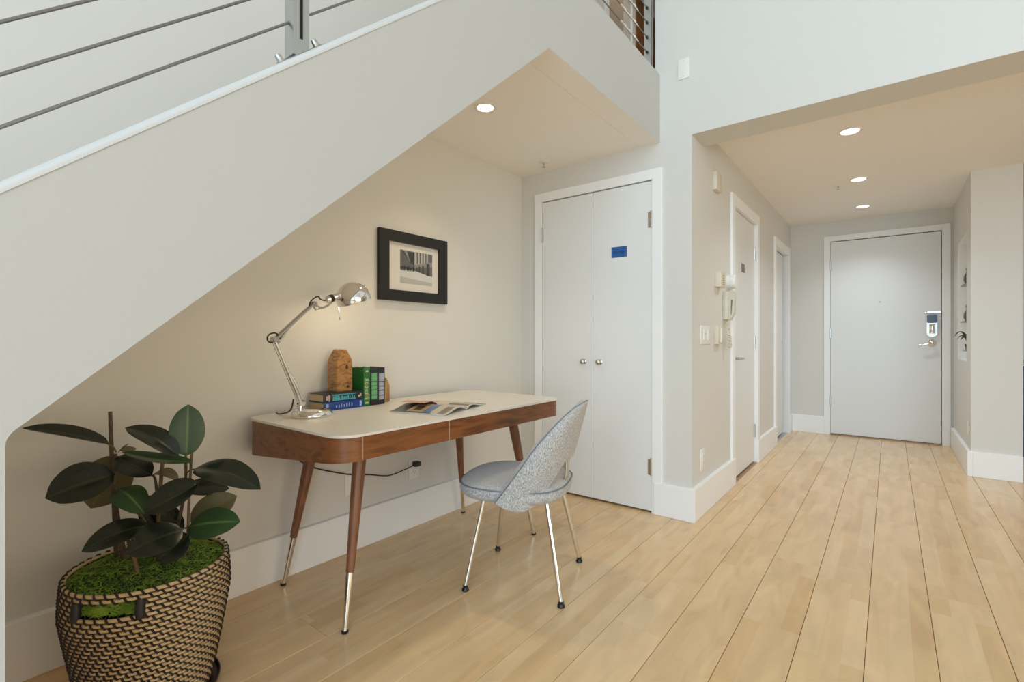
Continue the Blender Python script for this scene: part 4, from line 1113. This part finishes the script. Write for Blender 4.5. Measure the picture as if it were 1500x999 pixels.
def leaf(b, t, wpx, face, top, fold=0.25, droop=0.10, bot=None, twist=0.0, petiole=None):
    """b, t: (px, py, depth) of leaf base and tip; wpx: blade width in photo pixels; face: 0 = blade level, 1 = blade turned to the viewer"""
    B, T = at(*b), at(*t)
    ax = T - B; Ln = ax.length; ax.normalize()
    dm = (b[2] + t[2]) / 2
    wid = wpx * dm / FPX * 0.5
    toc = (Vector((0, 0, CAM_H)) - (B + T) / 2).normalized()
    nn = Vector((0, 0, 1)) * (1 - face) + toc * face
    if face < 0: nn = Vector((0, 0, 1)) * (1 + face) - toc * (-face)
    nn = nn - ax * nn.dot(ax); nn.normalize()
    nn = Matrix.Rotation(twist, 3, ax) @ nn
    sd_ = ax.cross(nn).normalized()
    NU, NV = 9, 15
    m = MB(); vs = []; uvs = []
    for layer in (0, 1):
        for j in range(NV):
            v = j / (NV - 1)
            ww = wid * (max(0.0, math.sin(PI * min(1.0, v ** 0.92))) ** 0.58) if v < 0.985 else 0.0
            if v > 0.92: ww = ww * 0.86
            c = B + ax * Ln * v + nn * (droop * Ln * math.sin(PI * v) * (1.0)) 
            for i in range(NU):
                u = -1 + 2 * i / (NU - 1)
                h = fold * abs(u) * ww - 0.10 * ww * u * u * (1 if fold > 0 else -1)
                p = c + sd_ * u * ww + nn * (h - 0.0009 * layer + (0.002 * (1 - abs(u)) if layer == 1 and False else 0))
                vs.append(p); uvs.append((u, v))
    fs = []; mi = []
    for layer in (0, 1):
        o = layer * NU * NV
        for j in range(NV - 1):
            for i in range(NU - 1):
                q = (o + j * NU + i, o + j * NU + i + 1, o + (j + 1) * NU + i + 1, o + (j + 1) * NU + i)
                fs.append(q if layer == 0 else q[::-1]); mi.append(layer)
    m.v = vs; m.f = fs; m.mi = mi
    me = link('leaf', m, [top, bot or LEAF_U], plant, smooth=80, fix=False)
    uvl = me.data.uv_layers.new(name='UVMap')
    for lp in me.data.loops: uvl.data[lp.index].uv = uvs[lp.vertex_index]
    if petiole:
        pm = MB(); pm.tube(spline([at(*petiole), (at(*petiole) + B) / 2 + Vector((0, 0, 0.004)), B + ax * 0.01]), 0.0024, n=6)
        link('petiole', pm, GREENSTEM, plant, me, smooth=60)
    return me
D_, G_, U_ = LEAF_D, LEAF_G, LEAF_U
leaf((160, 650, 1.47), (32, 627, 1.37), 36, 0.25, D_, fold=0.45, droop=0.03, petiole=(170, 662, 1.50))
leaf((168, 694, 1.47), (66, 730, 1.36), 62, 0.62, D_, fold=0.35, droop=0.06, petiole=(168, 705, 1.50))
leaf((176, 668, 1.54), (133, 745, 1.56), 62, 0.9, U_, fold=0.15, droop=-0.05, bot=D_)
leaf((262, 668, 1.50), (183, 626, 1.46), 40, 0.35, D_, fold=0.3, droop=0.10, petiole=(272, 680, 1.54))
leaf((282, 677, 1.48), (178, 662, 1.43), 34, 0.15, G_, fold=0.35, droop=-0.05, petiole=(279, 690, 1.53))
leaf((272.5, 668, 1.53), (276, 592, 1.55), 45, 0.95, G_, fold=0.12, droop=0.02, petiole=(272, 690, 1.55))
leaf((170, 670, 1.50), (222, 697, 1.47), 40, 0.55, D_, fold=0.2, droop=0.04)
leaf((286, 686, 1.52), (382, 717, 1.46), 48, 0.45, D_, fold=0.25, droop=0.10, petiole=(273, 694, 1.55))
leaf((268, 714, 1.58), (336, 716, 1.62), 30, 0.55, D_, fold=0.2, droop=0.05, bot=U_)
leaf((291, 707, 1.46), (211, 751, 1.40), 46, 0.55, D_, fold=0.45, droop=-0.02, petiole=(270, 722, 1.55))
leaf((279, 765, 1.56), (347, 726, 1.60), 42, 0.75, U_, fold=0.2, droop=0.08, bot=D_)
leaf((276, 772, 1.50), (352, 764, 1.46), 46, 0.75, G_, fold=0.10, droop=0.08, petiole=(258, 782, 1.55))
leaf((173, 717, 1.48), (212, 753, 1.42), 40, 0.6, G_, fold=0.15, droop=0.14)
leaf((219, 768, 1.46), (119, 808, 1.36), 44, 0.45, D_, fold=0.25, droop=0.10, petiole=(200, 750, 1.52))
leaf((268, 776, 1.47), (183, 812, 1.36), 50, 0.6, D_, fold=0.2, droop=0.10, petiole=(256, 785, 1.55))
leaf((277, 783, 1.50), (229, 822, 1.46), 40, 0.75, D_, fold=0.2, droop=0.04)
leaf((222, 696, 1.57), (262, 703, 1.56), 20, 0.3, U_, fold=0.2, droop=0.22, bot=U_)
leaf((211, 727, 1.58), (270, 775, 1.58), 28, 0.5, D_, fold=0.2, droop=0.05)
leaf((205, 745, 1.55), (228, 778, 1.55), 18, 0.5, D_, fold=0.2, droop=0.03)
leaf((176, 660, 1.51), (200, 657, 1.55), 12, 0.4, U_, fold=0.2, droop=0.05)
leaf((172, 664, 1.50), (188, 650, 1.50), 4, 0.4, D_, fold=0.2, droop=0.05)
tag(link('plant_saucer', MB().lathe([(0, 0.0004), (0.166, 0.0004), (0.180, 0.006), (0.185, 0.022), (0.182, 0.024), (0.176, 0.011), (0, 0.0105)], (0, 0, 0), n=48), SAUCER), 'dark brown round saucer under the woven basket', 'saucer').location = PC

# ================================================================== WALL FITTINGS
def plate_x(name, label, cat, x, y0, y1, z0, z1, parts, m_=WHITEP, t=0.006):
    c = thing(name, label, cat, (x, (y0 + y1) / 2, (z0 + z1) / 2))
    p = link('cover_plate', MB().bbox(x, x + t, y0, y1, z0, z1, b=0.0025, seg=2), m_, c)
    parts(c, p, x + t); return c
def outlet(c, p, x):
    y, z = c.location.y, c.location.z
    for s in (-1, 1):
        m = MB(); m.prism(rounded_rect(y - 0.017, y + 0.017, z + s * 0.0195 - 0.0145, z + s * 0.0195 + 0.0145, 0.009, 5), 'x', x - 0.001, x + 0.002)
        r_ = link('receptacle', m, WHITEP, c, p, smooth=40)
        m = MB()
        m.box(x + 0.0018, x + 0.0025, y - 0.0075, y - 0.0055, z + s * 0.0195, z + s * 0.0195 + 0.008); m.box(x + 0.0018, x + 0.0025, y + 0.0055, y + 0.0075, z + s * 0.0195, z + s * 0.0195 + 0.008)
        m.box(x + 0.0018, x + 0.0025, y - 0.002, y + 0.002, z + s * 0.0195 - 0.009, z + s * 0.0195 - 0.005)
        link('slots', m, BLACK, c, p, smooth=0)
plate_x('wall_outlet', 'white duplex outlet with the lamp plug under the desk', 'outlet', XW, 1.866, 1.944, 0.278, 0.392, outlet)
plate_x('blank_plate', 'plain white blank wall plate behind the desk leg', 'wall plate', XW, 1.445, 1.52, 0.29, 0.415, lambda c, p, x: None)
plate_x('wall_outlet', 'white duplex outlet low on the hallway wall by the pillar', 'outlet', HX, 3.13, 3.215, 0.265, 0.405, outlet)
def switches(c, p, x):
    y, z = c.location.y, c.location.z
    for s in (-1, 1):
        m = MB(); m.bbox(x - 0.001, x + 0.004, y + s * 0.04 - 0.017, y + s * 0.04 + 0.017, z - 0.034, z + 0.034, b=0.002, seg=1)
        link('rocker', m, WHITEP, c, p)
    m = MB(); m.bbox(x + 0.002, x + 0.010, y - 0.055, y - 0.025, z + 0.006, z + 0.014, b=0.002, seg=1)
    link('slider', m, IVORY, c, p)
plate_x('light_switch', 'white double light switch plate at the hallway corner', 'switch', HX, 3.128, 3.342, 1.064, 1.184, switches)
def thermo(c, p, x):
    y, z = c.location.y, c.location.z
    link('control_strip', MB().bbox(x - 0.001, x + 0.006, y - 0.012, y + 0.012, z - 0.05, z + 0.05, b=0.002, seg=1), WHITEP, c, p)
plate_x('thermostat', 'slim ivory thermostat between light switch and intercom cord', 'thermostat', HX, 3.435, 3.56, 1.062, 1.186, thermo, IVORY, 0.028)
def chime(c, p, x):
    y, z = c.location.y, c.location.z
    m = MB()
    for k in range(5): m.box(x - 0.0005, x + 0.001, y - 0.015, y + 0.02, z - 0.035 + k * 0.015, z - 0.031 + k * 0.015)
    link('grille', m, mat('brown_grille', (0.20, 0.15, 0.10), 0.6), c, p, smooth=0)
plate_x('chime_box', 'small ivory chime box with a grille above the light switch', 'wall fitting', HX, 3.455, 3.57, 1.452, 1.555, chime, IVORY, 0.04)
plate_x('horn_plate', 'narrow ivory plate high on the hallway wall near the header', 'wall fitting', HX, 3.40, 3.52, 2.10, 2.22, lambda c, p, x: None, IVORY, 0.028)
sd_o = thing('round_sensor', 'round white sensor puck at the edge of the hallway door casing', 'sensor', (HX, 3.80, 1.515))
m = MB(); m.lathe([(0, 0), (0.048, 0), (0.050, 0.006), (0.050, 0.030), (0.046, 0.038), (0, 0.040)], (HX + 0.018, 3.80, 1.515), (1, 0, 0), n=28)
link('housing', m, WHITEP, sd_o, smooth=40)
link('base_ring', MB().lathe([(0, 0), (0.052, 0), (0.052, 0.0185), (0, 0.0185)], (HX, 3.80, 1.515), (1, 0, 0), n=28), WHITEP, sd_o, smooth=40)
ph = thing('intercom_phone', 'cream intercom handset with coiled cord on the hallway wall', 'intercom', (HX, 3.73, 1.33))
CREAM = mat('cream_plastic', (0.62, 0.58, 0.46), 0.35)
m = MB(); m.bbox(HX, HX + 0.035, 3.65, 3.795, 1.235, 1.437, b=0.005, seg=2); bd = link('wall_unit', m, CREAM, ph)
hs = [(HX + 0.033, 1.237), (HX + 0.050, 1.237), (HX + 0.072, 1.275), (HX + 0.076, 1.30), (HX + 0.076, 1.425), (HX + 0.070, 1.437), (HX + 0.033, 1.437)]
m = MB(); m.prism(hs, 'y', 3.66, 3.705); hsd = link('handset', m, CREAM, ph, smooth=30)
m = MB(); m.prism([(HX + 0.052, 1.272), (HX + 0.056, 1.268), (HX + 0.064, 1.375), (HX + 0.054, 1.37)], 'y', 3.6588, 3.6602); link('handset_recess', m, mat('recess_grey', (0.16, 0.15, 0.13), 0.6), ph, hsd, smooth=0)
m = MB(); pts = []
for k in range(150):
    t = k / 149; a = t * 2 * PI * 13
    cx = HX + 0.03 + 0.012 * math.sin(t * PI); cz = 1.235 - 0.20 * (math.sin(t * PI) ** 0.8 if t < 0.5 else (1.0 - (t - 0.5) * 0.95)); cy_ = 3.655 + 0.05 * t
    pts.append((cx + 0.010 * math.cos(a), cy_ + 0.010 * math.sin(a), cz + 0.003 * math.sin(a)))
m.tube(pts, 0.0036, n=5); link('coiled_cord', m, CREAM, ph, bd, smooth=60)
up = thing('blank_plate', 'white blank plate high on the tall wall above the closet', 'wall plate', (-0.986, YC, 2.735))
pp = link('cover_plate', MB().bbox(-1.022, -0.950, YC - 0.006, YC, 2.675, 2.797, b=0.002, seg=2), WHITEP, up)
m = MB()
for z in (2.69, 2.782): m.lathe([(0, 0), (0.003, 0), (0.003, 0.001), (0, 0.0015)], (-0.986, YC - 0.006, z), (0, -1, 0), n=10)
link('screws', m, NICKEL, up, pp)
plate_x('wall_outlet', 'small white outlet low on the wall under the niche', 'outlet', SX - 0.0062, 5.45, 5.52, 0.31, 0.42, lambda c, p, x: None)

# niche lining and contents: tiny shelves with ornaments and a small plant near the front of the recess
NL = MB(); NL.box(SX + 0.110, SX + 0.1195, NY0, NY1, NZ0, NZ1); NL.box(SX - 0.001, SX + 0.110, NY1 - 0.006, NY1, NZ0, NZ1); NL.box(SX - 0.001, SX + 0.110, NY0, NY0 + 0.006, NZ0, NZ1)
NL.box(SX - 0.001, SX + 0.110, NY0 + 0.006, NY1 - 0.006, NZ1 - 0.006, NZ1); NL.box(SX - 0.001, SX + 0.110, NY0 + 0.006, NY1 - 0.006, NZ0, NZ0 + 0.006)
struct('trim_1', NL, TRIM, 'white lining of the wall niche', 'trim')
GRN = mat('grey_green_ceramic', (0.10, 0.10, 0.08), 0.4); LEAFS = mat('small_leaf', (0.03, 0.05, 0.015), 0.5)
SHELF = mat('grey_shelf', (0.30, 0.29, 0.26), 0.4)
for z, w_ in ((1.575, 'upper'), (1.245, 'lower')):
    m = MB(); m.bbox(SX + 0.002, SX + 0.1098, 5.80, 6.08, z, z + 0.010, b=0.002, seg=1)
    tag(link('niche_shelf', m, SHELF, center=(SX + 0.11, 5.94, z)), 'thin grey %s shelf in the wall niche' % w_, 'shelf', 'niche shelves')
    ox = SX + 0.034
    u_ = thing('bird_ornament', 'dark bird shaped ornament on the %s niche shelf' % w_, 'ornament', (ox, 5.86, z + 0.0102), group='niche ornaments')
    m = MB(); m.lathe([(0, 0), (0.020, 0.001), (0.032, 0.03), (0.030, 0.065), (0.018, 0.095), (0.016, 0.11), (0.021, 0.13), (0.014, 0.15), (0, 0.154)], (ox, 5.86, z + 0.0102), (0, -0.12, 1), n=18)
    bo = link('body', m, GRN, u_, smooth=60)
    m = MB(); m.tube([(ox, 5.84, z + 0.145), (ox - 0.01, 5.80, z + 0.14)], [0.007, 0.0008], n=6); link('beak', m, GRN, u_, bo)
    m = MB(); m.tube([(ox, 5.88, z + 0.05), (ox - 0.004, 5.97, z + 0.028)], [0.018, 0.005], n=6); link('tail', m, GRN, u_, bo)
np_ = thing('small_plant', 'tiny spiky plant in a dark pot on the lowest niche shelf', 'plant', (SX + 0.036, 5.80, 1.00))
m = MB(); m.bbox(SX + 0.002, SX + 0.1098, 5.72, 5.92, 0.990, 1.0, b=0.002, seg=1)
tag(link('niche_shelf', m, SHELF, center=(SX + 0.11, 5.81, 0.99)), 'thin grey lowest shelf under the spiky plant', 'shelf', 'niche shelves')
link('pot', MB().lathe([(0, 0.0004), (0.024, 0.0004), (0.032, 0.05), (0.028, 0.052), (0, 0.046)], (SX + 0.036, 5.80, 1.00), n=20), BLACK, np_, smooth=40)
rl = random.Random(2)
for k in range(13):
    a = 2 * PI * k / 13 + rl.uniform(-0.2, 0.2); L_ = rl.uniform(0.09, 0.17); b = Vector((SX + 0.036, 5.80, 1.045)); d = Vector((math.cos(a) * 0.6, math.sin(a), 0))
    pts = [b, b + d * L_ * 0.4 + Vector((0, 0, L_ * 0.6)), b + d * L_ * 0.8 + Vector((0, 0, L_ * 0.65)), b + d * L_ * 1.1 + Vector((0, 0, L_ * 0.4))]
    pts = [Vector((min(p.x, SX + 0.10), max(p.y, NY0 + 0.02), p.z)) for p in pts]
    m = MB(); m.tube(spline(pts, 3), [0.004, 0.007, 0.0075, 0.007, 0.0065, 0.006, 0.005, 0.004, 0.002, 0.0008], n=4); link('leaf', m, LEAFS, np_)

# kitchen corner just past the niche wall
kc = thing('kitchen_cabinet', 'navy kitchen base cabinet past the end of the niche wall', 'cabinet', (1.2, 6.3, 0))
m = MB(); m.box(0.83, 2.2, 6.06, EY - 0.001, 0.09, 0.86); m.box(0.85, 2.2, 6.11, EY - 0.001, 0.0005, 0.09); NAVY = mat('navy_cabinet', (0.03, 0.055, 0.10), 0.4); bd = link('body', m, NAVY, kc, smooth=0)
for k in range(3):
    m = MB(); m.bbox(0.84 + k * 0.45, 1.28 + k * 0.45, 6.04, 6.06, 0.11, 0.85, b=0.003, seg=1); dr = link('door', m, NAVY, kc)
    m = MB(); m.tube([(1.23 + k * 0.45, 6.02, 0.60), (1.23 + k * 0.45, 6.02, 0.78)], 0.005, n=8); m.tube([(1.23 + k * 0.45, 6.04, 0.61), (1.23 + k * 0.45, 6.02, 0.61)], 0.004, n=6); m.tube([(1.23 + k * 0.45, 6.04, 0.77), (1.23 + k * 0.45, 6.02, 0.77)], 0.004, n=6); link('handle', m, NICKEL, kc, dr)
m = MB(); m.bbox(0.812, 2.22, 6.03, EY - 0.0005, 0.8605, 0.90, b=0.003, seg=1)
tag(link('worktop', m, mat('speckled_granite', (0.16, 0.17, 0.19), 0.25, noise=((90,) * 3, (0.55, 0.52, 0.47), 0.42, 0.6)), center=(1.5, 6.3, 0.88)), 'speckled granite worktop on the navy cabinet', 'worktop')

# ================================================================== DOWNLIGHTS AND SPRINKLERS
def downlight(label, x, y, z, r, power, color, cone=120):
    t = thing('downlight', label, 'downlight', (x, y, z), group='recessed downlights')
    link('trim_ring', MB().lathe([(r * 1.42, 0), (r * 1.42, -0.003), (r * 1.36, -0.006), (r * 1.05, -0.006), (r, -0.003), (r, 0)], (x, y, z), n=40), WHITEP, t, smooth=40)
    link('lens', MB().lathe([(0, -0.0022), (r, -0.0022), (r, -0.0005), (0, -0.0005)], (x, y, z), n=32), LENS, t, smooth=0)
    l = bpy.data.lights.new('lamp_light', 'SPOT'); l.energy = power; l.color = color; l.spot_size = math.radians(cone); l.spot_blend = 1.0; l.shadow_soft_size = r
    lo = bpy.data.objects.new('lamp_light', l); COL.objects.link(lo); lo.parent = t; lo.location = (0, 0, -0.02)
downlight('recessed downlight under the stair landing above the desk', -1.692, 1.947, ZS, 0.042, *LIGHTS['alcove'], cone=110)
downlight('recessed downlight nearest the header in the hallway ceiling', -0.202, 3.82, ZHC, 0.050, *LIGHTS['hall'])
downlight('middle recessed downlight in the hallway ceiling', -0.205, 5.02, ZHC, 0.050, *LIGHTS['hall'])
downlight('recessed downlight nearest the entrance door', -0.214, 6.07, ZHC, 0.050, *LIGHTS['hall'])
downlight('unseen downlight added to brighten the upper corridor', -1.7, 4.6, ZT, 0.05, 30, (1.0, 0.86, 0.70))  # lamp out of view, added to lift the dark corridor
def sprinkler(label, x, y, z):
    t = thing('sprinkler_head', label, 'sprinkler', (x, y, z), group='ceiling sprinklers')
    link('escutcheon', MB().lathe([(0.036, 0), (0.034, -0.004), (0.012, -0.008), (0, -0.008)], (x, y, z), n=24), WHITEP, t, smooth=50)
    m = MB(); m.lathe([(0, -0.008), (0.008, -0.008), (0.008, -0.016), (0.004, -0.018), (0.003, -0.034), (0, -0.034)], (x, y, z), n=12)
    link('frame', m, NICKEL, t, smooth=40)
    link('deflector', MB().lathe([(0, -0.034), (0.013, -0.034), (0.014, -0.037), (0, -0.037)], (x, y, z), n=16), NICKEL, t, smooth=40)
sprinkler('sprinkler head in the landing soffit by the closet', -1.895, 2.80, ZS)
sprinkler('sprinkler head in the hallway ceiling', -0.356, 5.12, ZHC)
